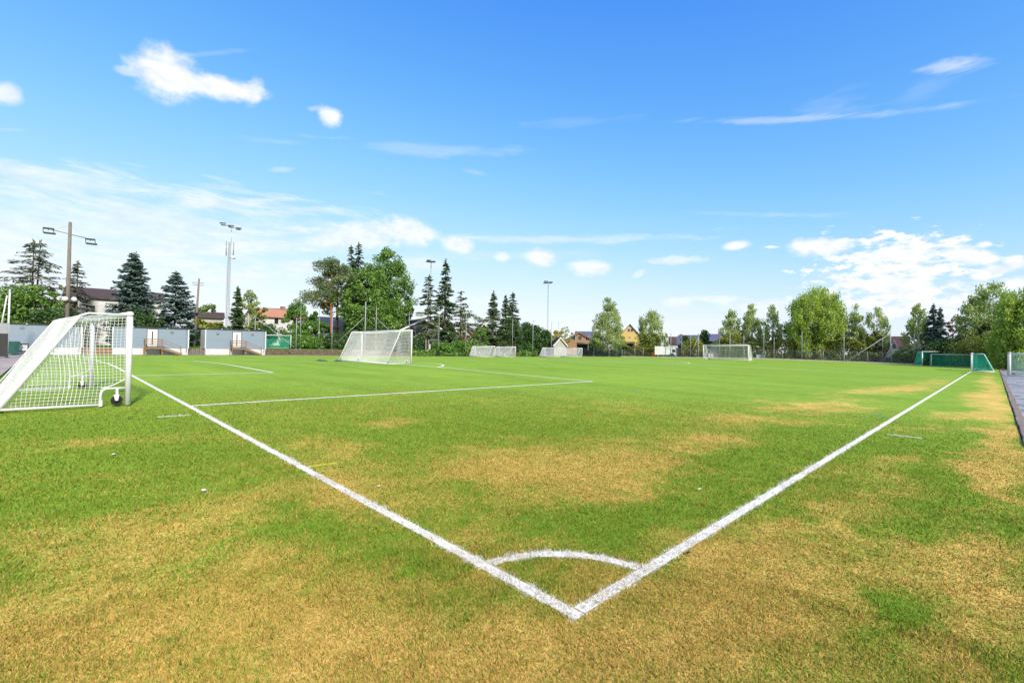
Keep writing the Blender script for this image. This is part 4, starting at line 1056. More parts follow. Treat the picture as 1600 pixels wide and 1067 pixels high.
# ---------------------------------------------------------------- buildings
M['cab'] = boards('grey_blue_cladding', (.185, .235, .30), .16, 2, .07)
M['plinth'] = mat('white_plinth', (.52, .52, .53), .7, var=.1, scale=1.5, dirt=(.33, .32, .30))
M['black'] = mat('black_roof_edge', (.02, .02, .022), .6, var=.2)
M['door'] = mat('white_door', (.60, .60, .61), .45, var=.04)
M['bin'] = mat('dark_green_plastic', (.012, .075, .065), .45, var=.12)
M['orange'] = mat('orange_plastic', (.75, .16, .02), .5, var=.1)

def cabin(label, uL, uR, vTop, door_u=None, side=False, grp='grey site cabins along the far side'):
    """flat-roofed clad cabin standing on a white plinth; front faces the pitch (-y)"""
    Y = 68.0
    xL = gp(uL, dY(uL, Y))[0]; xR = gp(uR, dY(uR, Y))[0]
    Wd = xR - xL; z0 = float(G((xL + xR) / 2, Y)) - .02; um = (uL + uR) / 2
    H = zz(um, vTop, dY(um, Y)) - z0; D = 2.6
    root = thing('site_cabin', label, 'cabin', ((xL + xR) / 2, Y, z0), 0, grp)
    w = Wd / 2
    mb = MB(); mb.box(-w, w, 0, D, .78, H - .16); mb.build('wall', M['cab'], root)
    mb = MB(); mb.box(-w + .02, w - .02, .02, D - .02, -.1, .78); mb.build('plinth', M['plinth'], root)
    mb = MB(); mb.box(-w - .04, w + .04, -.05, D + .04, H - .16, H); mb.build('roof_edge', M['black'], root)
    mb = MB()
    for s in (-1, 1): mb.box(s * w - .05, s * w + .05, -.03, .06, .78, H - .16)
    mb.build('corner_trim', M['white'], root)
    for k in range(2):
        mb = MB(); x = -w + Wd * (.25 + .45 * k); mb.box(x - .07, x + .07, -.17, -.05, H - .14, H - .02, bev=.02); mb.build('floodlight', M['lampface'], root)
    mb = MB(); mb.tube([(w - .22, -.06, H - .2), (w - .22, -.06, .9), (w - .22, -.10, .3)], .035, 8); mb.build('downpipe', M['steel'], root)
    for k in range(2):
        mb = MB(); x = -w * .62 + w * 1.15 * k
        for q in range(5): mb.box(x - .17, x + .17, -.03, -.003, 2.55 + q * .06, 2.59 + q * .06)
        mb.build('air_vent', M['steel'], root)
    if side:
        mb = MB(); mb.box(-w - .035, -w - .002, .1, D, .8, H - .1); mb.build('end_panel', M['white'], root)
    if door_u:
        dx = gp(door_u, dY(door_u, Y))[0] - (xL + xR) / 2
        ft = MB()
        for a, b, c, d in ((-.54, -.48, .92, 3.05), (.48, .54, .92, 3.05), (-.48, .48, 2.99, 3.05)): ft.box(dx + a, dx + b, -.05, -.002, c, d)
        f = ft.build('door_frame', M['darksteel'], root)
        mb = MB(); mb.box(dx - .475, dx + .475, -.035, -.004, .93, 2.985); dr = mb.build('door', M['door'], root)
        mb = MB(); mb.box(dx - .07, dx + .05, -.05, -.036, 1.15, 2.75); mb.build('door_window', M['glass'], dr)
        mb = MB(); mb.tube([(dx + .36, -.05, 1.9), (dx + .36, -.09, 1.9), (dx + .24, -.09, 1.9)], .012, 6); mb.build('door_handle', M['steel'], dr)
        return root, ((xL + xR) / 2 + dx, Y, z0)
    return root, None

def steps(pos, label):
    """timber landing with posts, rails and a short flight going down to the right"""
    root = thing('timber_steps', label, 'steps', pos, 0, 'timber steps up to the cabin doors')
    w = M['wood']; y0, y1 = -1.25, -.07
    mb = MB()
    for k in range(9): mb.box(-.78 + k * .172, -.78 + k * .172 + .16, y0, y1, .84, .88)
    mb.box(-.78, .76, y0, y0 + .05, .70, .84); mb.build('landing', w, root)
    for x in (-.80, .78):
        for y in (y0, y1 - .06):
            mb = MB(); mb.box(x - .045, x + .045, y - .045, y + .045, -.05, 1.85 if y == y0 else .84, bev=.006); mb.build('post', w, root)
    mb = MB()
    for z in (1.25, 1.55, 1.80): mb.box(-.755, .735, y0 - .025, y0 + .02, z - .05, z + .05)
    for z in (1.25, 1.55, 1.80): mb.box(-.82, -.78, y0 + .045, y1, z - .05, z + .05)
    mb.build('railing', w, root)
    run, hgt = 1.75, .86
    for y in (y0 + .06, y1 - .12):
        mb = MB(); mb.prism([(.83, .86), (.83, .62), (.83 + run, -.04), (.83 + run + .2, -.04), (.83 + run + .2, .06)], 'y', y - .03, y + .03); mb.build('stringer', w, root)
    for k in range(4):
        mb = MB(); x = .92 + k * .42; z = .66 - k * .19; mb.box(x, x + .34, y0 + .095, y1 - .155, z, z + .045); mb.build('tread', M['plinth'], root)
    mb = MB(); x1 = .83 + run + .05; mb.box(x1 - .045, x1 + .045, y0 + .0, y0 + .025, -.05, 1.05); mb.build('newel', w, root)
    mb = MB()
    for dz in (0, -.33): mb.tube([(.80, y0 - .03, 1.78 + dz), (x1, y0 - .03, .98 + dz)], .045, 4)
    mb.build('handrail', w, root)

_, d1 = cabin('middle grey cabin with white door, partly behind the nearest goal', 176, 294.5, 511, 238)
_, d2 = cabin('right-hand grey cabin with brown handrails by its door and a white end wall', 321, 415, 514.5, 370, True)
cabin('left-most grey cabin, seen behind the nearest goal net', 10, 128, 506)
steps(d1, 'brown timber steps at the door of the middle cabin beside the goal post')
steps(d2, 'brown timber steps at the door of the right-hand cabin')
# timber / brick pieces between the cabins
mb = MB(); a = gp(148, dY(148, 68.6))
for k in range(7): mb.box(-1.6, 1.6, 0, .25, .12 * k, .12 * k + .11)
o = mb.build('sleeper_wall', M['wood']); o.location = (a[0] + .3, 68.6, a[2] - .05); tag(o, 'low brown timber sleeper wall between the left-most and middle cabins', 'wall')
mb = MB(); a = gp(308, dY(308, 68.7))
r = np.random.default_rng(4)
for k in range(9):
    x = -1. + .22 * k; mb.box(x, x + .2, -.1 + .1 * r.random(), .3, -.1, .55 + .45 * r.random(), bev=.03)
o = mb.build('log_edging', M['wood_pole']); o.location = a; tag(o, 'brown upright log edging in the gap between the middle and right cabins', 'edging')

def house(name, label, u, pl, rz, Lh, Wd, hw, hr, wall, roof, wins=(), over=.45, zoff=0., barge=None, chim=None, cat='house', group=None, wall_low=None):
    """gabled house: ridge along local x; -y side and -x gable are the ones that can face us"""
    d = DP(u, pl); p = gp(u, d)
    root = thing(name, label, cat, (p[0], p[1], p[2] + zoff), rz, group)
    l, w = Lh / 2, Wd / 2
    mb = MB(); mb.prism([(-w, -.3), (w, -.3), (w, hw), (0, hr), (-w, hw)], 'x', -l, l); mb.build('wall', wall, root)
    sl = (hr - hw) / w; t = .16
    rt = MB()
    for s in (-1, 1):
        e = w + over; ze = hw - sl * over
        poly = [(0, hr + .02), (s * e, ze + .02), (s * e, ze + .02 + t), (0, hr + .02 + t * 1.15)]
        if s < 0: poly = poly[::-1]
        rt.prism(poly, 'x', -l - over, l + over)
    rf = rt.build('roof', roof, root)
    if barge is not None:
        for e0 in (-1, 1):
            bt = MB()
            for s in (-1, 1):
                e = w + over + .02; ze = hw - sl * over
                poly = [(0, hr - .10), (s * e, ze - .12), (s * e, ze + .22), (0, hr + .26)]
                x = e0 * (l + over); bt.prism(poly, 'x', min(x, x + e0 * .05), max(x, x + e0 * .05))
            bt.build('bargeboard', barge, root)
    if chim:
        cx, cw, ch = chim; mb = MB(); mb.box(cx - cw, cx + cw, -cw, cw, hr - .6, hr + ch); mb.box(cx - cw * 1.15, cx + cw * 1.15, -cw * 1.15, cw * 1.15, hr + ch + .002, hr + ch + .1)
        mb.build('chimney', M['brick'], rf)
    for f, a, z, ww, hh in wins:
        def bx(mb, a0, a1, z0, z1, d0, d1):
            if f == 'F': mb.box(a0, a1, -w - d1, -w - d0, z0, z1)
            elif f == 'B': mb.box(a0, a1, w + d0, w + d1, z0, z1)
            else: mb.box(-l - d1, -l - d0, -a1, -a0, z0, z1)
        fr = MB(); b = .08
        bx(fr, a - ww / 2 - b, a - ww / 2, z - b, z + hh + b, .002, .07); bx(fr, a + ww / 2, a + ww / 2 + b, z - b, z + hh + b, .002, .07)
        bx(fr, a - ww / 2, a + ww / 2, z + hh, z + hh + b, .002, .07); bx(fr, a - ww / 2, a + ww / 2, z - b, z, .002, .09)
        if ww > .9: bx(fr, a - .03, a + .03, z, z + hh, .03, .06)
        q = fr.build('window_frame', M['white'], root)
        g = MB(); bx(g, a - ww / 2, a + ww / 2, z, z + hh, .003, .02); g.build('pane', M['glass'], q)
    return root
M['brick'] = mat('chimney_brick', (.28, .16, .12), .9, var=.25, scale=6., bump=.3)
M['w_white'] = boards('white_boards', (.56, .56, .56), .15, 2, .04)
M['w_grey'] = boards('slate_grey_boards', (.075, .085, .105), .15, 2, .08)
M['w_beige'] = boards('grey_beige_boards', (.34, .33, .30), .15, 2, .06)
M['w_yellow'] = boards('yellow_boards', (.55, .40, .12), .15, 1, .05)
M['w_dark'] = boards('dark_boards', (.05, .05, .055), .15, 2, .1)
M['w_orange'] = boards('orange_brown_boards', (.36, .19, .095), .15, 2, .1)
M['w_lilac'] = boards('pale_lilac_render', (.62, .60, .66), .3, 2, .03)
M['r_brown'] = tiles('brown_roof_tiles', (.085, .05, .042))
M['r_dark'] = tiles('dark_roof_tiles', (.04, .04, .05))
M['r_orange'] = tiles('orange_roof_tiles', (.50, .24, .14))
M['r_blue'] = tiles('blue_grey_roof_tiles', (.12, .13, .21), .12)
M['r_slate'] = tiles('pale_slate_roof_tiles', (.30, .28, .27), .12)
M['r_solar'] = mat('solar_panel_roof', (.02, .03, .06), .5, .0, var=.3, scale=2.)
M['r_purple'] = tiles('purple_brown_roof_tiles', (.105, .055, .06))
M['cream'] = mat('cream_bargeboard', (.62, .56, .40), .6, var=.05)
px = lambda n, u, pl: n * DP(u, pl) / FPX
def hh(u, v, pl):
    d = DP(u, pl); return zz(u, v, d) - gp(u, d)[2]

def side_house(name, label, ua, ub, ve, vr, pl, wall, roof, Wd=7., **k):
    u = (ua + ub) / 2; return house(name, label, u, pl, az(u) - PI / 2, px(ub - ua, u, pl), Wd, hh(u, ve, pl), hh(u, vr, pl), wall, roof, **k)
def gable_house(name, label, ua, ub, ve, vr, pl, wall, roof, Lh=9., turn=0., **k):
    u = (ua + ub) / 2; return house(name, label, u, pl, az(u) + math.radians(turn), Lh, px(ub - ua, u, pl), hh(u, ve, pl), hh(u, vr, pl), wall, roof, **k)

P1 = ('Y', 86)
side_house('house', 'white house with dark brown roof behind the twin-tipped spruce', 126, 234, 470, 455, P1, M['w_white'], M['r_brown'], Wd=8, wins=[('F', -2.6, hh(160, 492, P1), .9, 1.0), ('F', -4.6, hh(140, 486, P1), 1.3, 1.2), ('F', 2.5, hh(230, 490, P1), 1.1, 1.1)])
P2 = ('Y', 104)
side_house('house', 'low house with a brown roof above the yellow-green hedge', 304, 342, 497, 489, P2, M['w_beige'], M['r_brown'], Wd=6)
side_house('house', 'brown-roofed house just above the orange-roofed white house', 412, 446, 494, 483, ('Y', 125), M['w_beige'], M['r_purple'], Wd=8)
P3 = ('Y', 100)
gable_house('house', 'white house with orange tiled roof left of the dense green trees', 414, 452, 496, 484.5, P3, M['w_white'], M['r_orange'], Lh=10, turn=-62, wins=[('F', 2.2, hh(432, 507, P3), .8, 1.2), ('F', -1.6, hh(432, 507, P3), .8, 1.2), ('G', 0., hh(432, 507, P3), .7, 1.1)], chim=(1., .35, .7))
P4 = ('Y', 96)
side_house('house', 'white house with grey-blue roof behind the orange-barked pine', 502, 545, 512, 497, P4, M['w_white'], M['r_slate'], Wd=8, wins=[('F', -1.5, hh(520, 521, P4), 1., 1.)])
P5 = ('Y', 84)
gable_house('house', 'slate grey house with white bargeboards left of the sparse conifer', 605, 684, 520, 501, P5, M['w_grey'], M['r_dark'], Lh=11, turn=22, barge=M['white'], wins=[('G', .8, hh(652, 527, P5), 1.2, 1.2), ('G', -2.2, hh(652, 527, P5), .9, 1.1)])
side_house('house', 'house with a dark solar panelled roof under the tallest leafy tree', 560, 625, 517, 501, ('Y', 95), M['w_dark'], M['r_solar'], Wd=9)
side_house('house', 'brown-roofed house behind the slate grey gable', 645, 700, 514, 502, ('Y', 99), M['w_white'], M['r_purple'], Wd=9)
P6 = ('Y', 94)
gable_house('house', 'grey-beige house with brown gable edges behind the laurels', 712, 750, 527, 512, P6, M['w_beige'], M['r_brown'], Lh=9, turn=-12, barge=M['brick'], wins=[('G', .1, hh(731, 525, P6), .9, .9), ('G', -1.9, hh(731, 537, P6), .9, 1.)])
P7 = ('Y', 88)
gable_house('house', 'dark house with cream bargeboards behind the round green tree', 733, 769, 533, 507, P7, M['w_dark'], M['r_dark'], Lh=9, turn=8, barge=M['cream'], wins=[('G', -1.9, hh(750, 540, P7), .8, 1.1)])
P8 = ('Y', 76)
gable_house('shed', 'small white-gabled shed behind the right pair of far goals', 862, 881, 539, 528.5, P8, M['w_beige'], M['r_dark'], Lh=5, turn=14, barge=M['white'], cat='shed', over=.35)
P9 = ('X', 132)
gable_house('house', 'orange-brown house with white upper front left of the poplar', 884, 934, 534, 521, P9, M['w_orange'], M['r_brown'], Lh=12, turn=-8, barge=M['brick'], wins=[('G', -2.2, hh(908, 532, P9), 1.6, 1.5), ('G', .2, hh(908, 532, P9), 1.2, 1.5), ('G', 2.8, hh(908, 532, P9), 1.4, 1.3)])
side_house('house', 'house with a dark blue roof behind the orange-brown house', 900, 936, 528, 518.5, ('X', 150), M['w_white'], M['r_blue'], Wd=9, chim=(2., .4, .8))
# open carports between the houses
def carport(label, ua, ub, vt, pl):
    u = (ua + ub) / 2; d = DP(u, pl); p = gp(u, d); w = px(ub - ua, u, pl) / 2; h = hh(u, vt, pl)
    root = thing('carport', label, 'carport', p, az(u) - PI / 2)
    mb = MB(); mb.prism([(-w, h - .35), (w, h - .35), (w * .86, h), (-w * .86, h)], 'y', -2.5, 2.5); mb.build('roof', M['r_greyroof'], root)
    for x in (-w + .3, 0, w - .3):
        mb = MB(); mb.box(x - .07, x + .07, -2.3, -2.16, -.1, h - .35); mb.build('post', M['white'], root)
    mb = MB(); mb.box(-w + .2, w - .2, 2.2, 2.35, -.1, h - .4); mb.build('back_wall', M['w_dark'], root)
M['r_greyroof'] = mat('grey_sheet_roof', (.27, .26, .28), .6, var=.15)
carport('grey-roofed carport left of the poplar trunk', 900, 938, 535.5, ('X', 116))
carport('grey-roofed carport below the yellow house', 958, 992, 534, ('X', 116))
P10 = ('X', 126)
gable_house('house', 'yellow house with brown roof edge right of the poplar', 962, 1003, 532, 508.5, P10, M['w_yellow'], M['r_brown'], Lh=10, turn=3, over=.4, wins=[('G', -.35, hh(983, 519, P10), .62, .85), ('G', .55, hh(983, 519, P10), .62, .85), ('G', -.1, hh(983, 528.5, P10), .6, .3)])
P11 = ('X', 140)
side_house('house', 'white house with brown tiled roof and chimneys behind the truck', 1047, 1066, 537, 527, P11, M['w_white'], M['r_brown'], Wd=8, chim=(1.4, .4, .9))
gable_house('house', 'house with a blue-grey roof behind the olive bush', 1080, 1096, 536, 524.5, ('X', 135), M['w_dark'], M['r_blue'], Lh=10, turn=75, chim=(-2., .4, .8))
side_house('house', 'lilac-grey house with blue-grey roof right of the columnar thuja', 1104, 1130, 533, 523, ('X', 124), M['r_blue'], M['r_blue'], Wd=8, chim=(1.2, .45, .7))
P12 = ('X', 117)
side_house('house', 'white house with purple-brown roof at the right end of the autumn hedge', 1352, 1408, 551, 527, P12, M['w_white'], M['r_purple'], Wd=6.5, wins=[('F', 1.4, hh(1390, 560, P12), 1., 1.)])
P13 = ('X', 114)
gable_house('house', 'white gable wing with a small window beside the purple-brown roof', 1388, 1406, 556, 533, P13, M['w_white'], M['r_purple'], Lh=4, turn=0, over=.25, barge=M['white'], wins=[('G', .0, hh(1397, 545, P13), .5, .9)])

# ---------------------------------------------------------------- truck, bins, boxes
def truck():
    pl = ('X', 105.2); u = 1038; d = DP(u, pl); p = gp(u, d); k = d / FPX
    root = thing('box_truck', 'white box truck parked behind the far kerb with its cab to the right', 'truck', p, az(u) - PI / 2)
    x0, x1 = (1024 - u) * k, (1047 - u) * k
    H = hh(u, 541.3, pl)
    mb = MB(); mb.box(x0, x1, -1.1, 1.1, .62, H, bev=.03); mb.box(x0 - .02, x0 + .08, -1.12, 1.12, .6, H + .02); mb.box(x1 - .08, x1 + .02, -1.12, 1.12, .6, H + .02); mb.build('cargo_box', M['white'], root)
    mb = MB(); mb.box(x0 + .1, x1 + 1.3, -.8, .8, .38, .6); mb.build('chassis', M['darksteel'], root)
    c0, c1 = x1 + .15, (1055.5 - u) * k
    mb = MB(); mb.prism([(c0, .45), (c1, .45), (c1, 1.15), (c1 - .18, H - .35), (c1 - .4, H - .15), (c0, H - .1)], 'y', -1.0, 1.0); cb = mb.build('cab', M['white'], root)
    mb = MB(); mb.prism([(c0 + .25, 1.3), (c1 - .14, 1.3), (c1 - .25, 2.0), (c0 + .25, 2.0)], 'y', -1.012, -1.002); mb.build('side_window', M['glass'], cb)
    for x in (x0 + .7, c0 + .55):
        w = MB(); w.disc_ring((x, -.95, .40), 'y', .40, .12, .26); w.tube([(x, -1.03, .40), (x, -.85, .40)], .24, 14, 1); w.build('wheel', [M['rubber'], M['steel']], root)
truck()

def wheelie_bin(label, u, pl, H, w, col, base_dz=0.):
    d = DP(u, pl); p = gp(u, d)
    root = thing('wheelie_bin', label, 'bin', p, az(u) - PI / 2)
    mb = MB(); t = .86
    V = [(-w / 2 * t, -w / 2 * t, .06), (w / 2 * t, -w / 2 * t, .06), (w / 2 * t, w / 2 * t, .06), (-w / 2 * t, w / 2 * t, .06), (-w / 2, -w / 2, H * .92), (w / 2, -w / 2, H * .92), (w / 2, w / 2, H * .92), (-w / 2, w / 2, H * .92)]
    mb.add(V, [[3, 2, 1, 0], [4, 5, 6, 7], [0, 1, 5, 4], [1, 2, 6, 5], [2, 3, 7, 6], [3, 0, 4, 7]])
    mb.box(-w / 2 - .02, w / 2 + .02, -w / 2 - .02, w / 2 + .02, H * .87, H * .915); mb.build('body', col, root)
    mb = MB(); mb.prism([(-w / 2 - .03, H * .922), (w / 2 + .03, H * .922), (w / 2 + .03, H * .95), (w * .2, H), (-w / 2 - .03, H * .96)], 'x', -w / 2 - .03, w / 2 + .03); mb.build('lid', col, root)
    for s in (-1, 1):
        mb = MB(); mb.disc_ring((s * w * .42, w * .42, .1), 'x', .1, .03, .05, 14); mb.build('wheel', M['rubber'], root)
    return root
wheelie_bin('dark green bin in front of the left-most cabin wall', 21.5, ('Y', 66.6), 1.35, .86, M['bin'])
wheelie_bin('teal green bin in front of the white truck cab', 1050, ('X', 104.4), 1.05, .8, M['bin'])
wheelie_bin('dark teal bin in front of the white gable wing', 1388, ('X', 104.9), 1.05, .6, M['bin'])
wheelie_bin('orange bin with dark lid left of the white truck', 1021, ('X', 104.6), 1.25, .8, M['orange'])
# low sign board on a dark frame beside the green bin
d = dY(34, 67); p = gp(33.5, d); root = thing('sign_board', 'low white board with a dark surround beside the dark green bin', 'sign', p, az(34) - PI / 2)
mb = MB()
for a, b, c, e in ((-.55, -.45, 0, 1.12), (.45, .55, 0, 1.12), (-.45, .45, 1.0, 1.12), (-.45, .45, .28, .38)): mb.box(a, b, -.05, .05, c, e)
mb.build('frame', M['darksteel'], root); mb = MB(); mb.box(-.44, .44, -.02, .02, .39, .99); mb.build('panel', M['white'], root)
# electrical cabinets
def cabinet(label, u, pl, w, h, m):
    p = gp(u, DP(u, pl)); root = thing('electrical_cabinet', label, 'cabinet', p, az(u) - PI / 2)
    mb = MB(); mb.box(-w / 2, w / 2, -.25, .25, .1, h, bev=.02); mb.build('body', m, root)
    mb = MB(); mb.box(-w / 2 - .04, w / 2 + .04, -.3, .3, h + .002, h + .05); mb.build('cap', m, root)
    mb = MB(); mb.box(-w / 2 - .02, w / 2 + .02, -.26, .26, -.05, .1); mb.build('base', M['plinth'], root)
    mb = MB(); mb.box(-.02, .02, -.27, -.252, h * .45, h * .62); mb.build('handle', M['darksteel'], root)
M['cabwhite'] = mat('pale_grey_cabinet', (.58, .60, .64), .5, var=.06)
M['cabgrey'] = mat('mid_grey_cabinet', (.25, .28, .33), .5, var=.08)
cabinet('pale grey cabinet by the far fence, left of the darker one', 1185.5, ('X', 104.6), .95, .85, M['cabwhite'])
cabinet('darker grey cabinet by the far fence', 1193, ('X', 104.6), .7, .9, M['cabgrey'])
cabinet('white cabinet seen through the net of the goal facing us', 1111, ('X', 104.6), 1.0, 1.0, M['cabwhite'])

# bicycle leaning by the fence left of the truck
def bicycle(u, pl, label):
    p = gp(u, DP(u, pl)); root = thing('bicycle', label, 'bicycle', p, az(u) - PI / 2 + .3)
    for x in (-.52, .52):
        w = MB(); w.disc_ring((x, 0, .34), 'y', .34, .022, .045, 20)
        for k in range(6):
            a = PI * k / 6; w.tube([(x - .31 * math.cos(a), 0, .34 - .31 * math.sin(a)), (x + .31 * math.cos(a), 0, .34 + .31 * math.sin(a))], .004, 3, 1, False)
        w.build('wheel', [M['rubber'], M['steel']], root)
    f = MB()
    for a, b in (((-.52, 0, .34), (-.08, 0, .30)), ((-.08, 0, .30), (-.18, 0, .82)), ((-.18, 0, .75), (-.52, 0, .34)), ((-.18, 0, .76), (.36, 0, .80)), ((-.08, 0, .30), (.38, 0, .70)), ((.34, 0, .88), (.52, 0, .34))): f.tube([a, b], .018, 6)
    f.build('frame', M['darksteel'], root)
    f = MB(); f.tube([(.30, -.26, .95), (.36, -.1, .98), (.34, 0, .88), (.36, .1, .98), (.30, .26, .95)], .013, 6); f.build('handlebar', M['steel'], root)
    f = MB(); f.tube([(-.32, 0, .86), (-.2, 0, .87), (-.06, 0, .85)], [.07, .06, .02], 8); f.build('saddle', M['rubber'], root)
bicycle(1013.5, ('X', 104.7), 'dark bicycle standing between the fence and the orange bin')

# ---------------------------------------------------------------- fence of mesh panels along the far end
def fence():
    X = 104.3
    us = [906, 928, 951.5, 972, 992, 1005.5, 1067.5, 1088, 1110, 1134, 1163, 1193, 1222.5, 1253, 1286, 1319.5, 1356, 1393.5, 1441]
    pts = [gp(u, dX(u, X)) for u in us]
    root = thing('mesh_fence', 'long grey wire mesh panel fence along the far end of the pitch', 'fence', pts[0], 0)
    o = pts[0]
    r = np.random.default_rng(6)
    for i, p in enumerate(pts):
        u = us[i]; h = 1.95 if u < 1080 else 2.0
        mb = MB(); q = p - o; ln = r.normal(0, .04)
        mb.tube([(q[0], q[1], q[2] - .02), (q[0] + ln * .5, q[1] + ln, q[2] + h)], .055 if u > 1060 else .06, 6); mb.box(q[0] - .12, q[0] + .12, q[1] - .3, q[1] + .3, q[2] - .02, q[2] + .14)
        mb.build('post', M['greypole'], root)
    for a, b, ua in zip(pts[:-1], pts[1:], us):
        if 1005 < ua < 1066: continue
        a = a - o; b = b - o; h = 1.9; mb = MB(); z = lambda t: a[2] + (b[2] - a[2]) * t
        L_ = np.linalg.norm(b - a); n = int(L_ / .13)
        for k in range(1, n):
            t = k / n; q = a + (b - a) * t; mb.tube([(q[0], q[1], q[2] + .12), (q[0], q[1], q[2] + h)], .0055, 3, 0, False, False)
        for k in range(0, 12):
            zz_ = .12 + (h - .12) * k / 11; rr = .032 if k == 11 else (.02 if k == 0 else .0055)
            mb.tube([(a[0], a[1], a[2] + zz_), (b[0], b[1], b[2] + zz_)], rr, 4, 0, False, False)
        mb.build('mesh_panel', M['greypole'], root)
fence()

# ---------------------------------------------------------------- tall posts for the ball-stop nets
def net_pole(u, vt, pl, label, r=.05, group=None, leanpx=0., brace=None, mate='greypole'):
    d = DP(u, pl); p = gp(u, d); H = zz(u, vt, d) - p[2]
    right = np.array([CR[0], CR[1], 0]) / math.hypot(CR[0], CR[1])
    root = thing('net_pole', label, 'pole', p, 0, group)
    tp = right * (leanpx * d / FPX) + np.array([0, 0, H])
    mb = MB(); mb.tube([(0, 0, -.2), tp * .5, tp], [r, r, r * .92], 8); mb.build('post', M[mate], root)
    mb = MB(); mb.tube([tp, tp + np.array([0, 0, .05])], r * 1.15, 8); mb.box(tp[0] - .02, tp[0] + .02, tp[1] - .1, tp[1] + .02, tp[2] - .25, tp[2] - .1); mb.build('cap', M['steel'], root)
    mb = MB(); mb.box(-.14, .14, -.14, .14, -.06, .03); mb.build('foot', M['steel'], root)
    if brace:   # (u top, v top, u foot, v foot)
        bu0, bv0, bu1, bv1 = brace
        a = PT(bu0, bv0, d) - p; b = PT(bu1, bv1, d) - p; b[2] = max(b[2], 0.)
        mb = MB(); mb.tube([a, b], r * .75, 6); mb.build('brace', M[mate], root)
    return root
GA = 'tall net poles along the far side'
GB_ = 'tall net poles behind the far end'
net_pole(12, 452, ('Y', 62), 'tall white net post at the far left edge beside the black screen', .075, brace=(11, 462, 0, 520), mate='white', leanpx=1)
net_pole(398, 493, ('Y', 71.5), 'net pole with a long brace rising from behind the right-hand cabin', .06, GA, brace=(398.5, 494, 460, 543))
net_pole(462.5, 497, ('Y', 70.3), 'short pale net pole at the foot of the long brace right of the cabins', .06, GA)
net_pole(469, 478, ('Y', 74), 'thin net pole in front of the dense green tree right of the white house', .045, GA)
net_pole(498.3, 484, ('Y', 76), 'thin net pole in front of the lower dense green tree', .045, GA)
net_pole(518.5, 490, ('Y', 70.3), 'net pole against the orange pine trunk, with a brace rising to its right', .06, GA, brace=(569, 496, 517.5, 544))
net_pole(570, 471, ('Y', 72), 'thick grey net pole topping the brace left of the mid-field goal', .10, GA)
net_pole(587, 480, ('Y', 72), 'net pole with a right-hand brace behind the mid-field goal', .07, GA, brace=(587.5, 496, 610, 518))
net_pole(639, 487, ('Y', 72), 'net pole in front of the slate grey gable', .045, GA, leanpx=-.3)
net_pole(685, 491, ('Y', 71), 'net pole between the sparse conifer and the tallest spruce', .055, GA, leanpx=.5)
net_pole(727.5, 489, ('Y', 69.8), 'net pole in front of the grey-beige gable', .06, GA, leanpx=.3)
net_pole(800.3, 498, ('Y', 72), 'net pole above the right end of the first far goals', .06, GA)
net_pole(832.3, 501, ('Y', 70), 'net pole in front of the tall thuja clumps', .07, GA)
net_pole(861.5, 504, ('Y', 72), 'net pole right beside the lattice lamp mast', .06, GA)
net_pole(872.4, 504, ('Y', 78), 'thin net pole in front of the yellow tree', .05, GA)
net_pole(1048, 521, ('X', 104.0), 'net pole in front of the brown-roofed house behind the truck', .075, GB_, brace=None)
net_pole(1065, 525, ('X', 104.6), 'net pole right of the truck with a brace falling to its right', .065, GB_, brace=(1054.5, 527, 1086, 555))
net_pole(1078.7, 524, ('X', 106), 'thin net pole in front of the olive bush', .05, GB_)
net_pole(1091.3, 521.5, ('X', 104), 'thick net pole left of the goal that faces us', .11, GB_, brace=(1090.5, 528, 1082, 548))
net_pole(1124, 528, ('X', 107), 'thin net pole against the lilac-grey house', .045, GB_)
net_pole(1140.4, 520, ('X', 103.9), 'net pole behind the middle of the goal that faces us', .085, GB_)
net_pole(1162, 523, ('X', 106), 'thin net pole below the second slim birch', .055, GB_)
net_pole(1193.2, 511, ('X', 103.9), 'tall net pole behind the grey cabinets', .075, GB_)
net_pole(1209.5, 527, ('X', 106), 'thin short net pole left of the big domed birch', .05, GB_)
net_pole(1252.9, 518, ('X', 103.9), 'net pole under the left half of the big domed birch', .065, GB_)
net_pole(1260.7, 532, ('X', 107), 'thin short net pole under the trunk of the big domed birch', .045, GB_)
net_pole(1318.5, 518, ('X', 103.9), 'net pole under the right edge of the big domed birch', .07, GB_)
net_pole(1379, 527, ('X', 106), 'thin net pole left of the leaning braced pole', .05, GB_)
net_pole(1393.5, 521, ('X', 103.9), 'leaning net pole with a long brace to its left by the white gable wing', .085, GB_, leanpx=-3., brace=(1390.5, 521.5, 1322, 565))
net_pole(1428.3, 521, ('X', 103.9), 'left pole of the close pair at the right end of the fence', .085, GB_)
net_pole(1435.3, 521, ('X', 104.4), 'right pole of the close pair at the right end of the fence', .075, GB_, brace=(1474, 530, 1408, 553))
# black wind screen at the far left
d = dY(5, 58); p = gp(4, d); root = thing('screen_fence', 'tall black screen fence panel at the far left edge', 'fence', p, az(5) - PI / 2)
mb = MB(); mb.box(-1.4, .32, -.02, .02, .1, 2.1); mb.build('screen', M['black'], root)
mb = MB(); mb.box(-1.4, .32, -.012, .012, 2.102, 3.0); mb.build('grey_mesh', M['greypole'], root)
for x in (-1.2, .30):
    mb = MB(); mb.tube([(x, .06, -.1), (x, .06, 3.05)], .035, 8); mb.build('post', M['steel'], root)

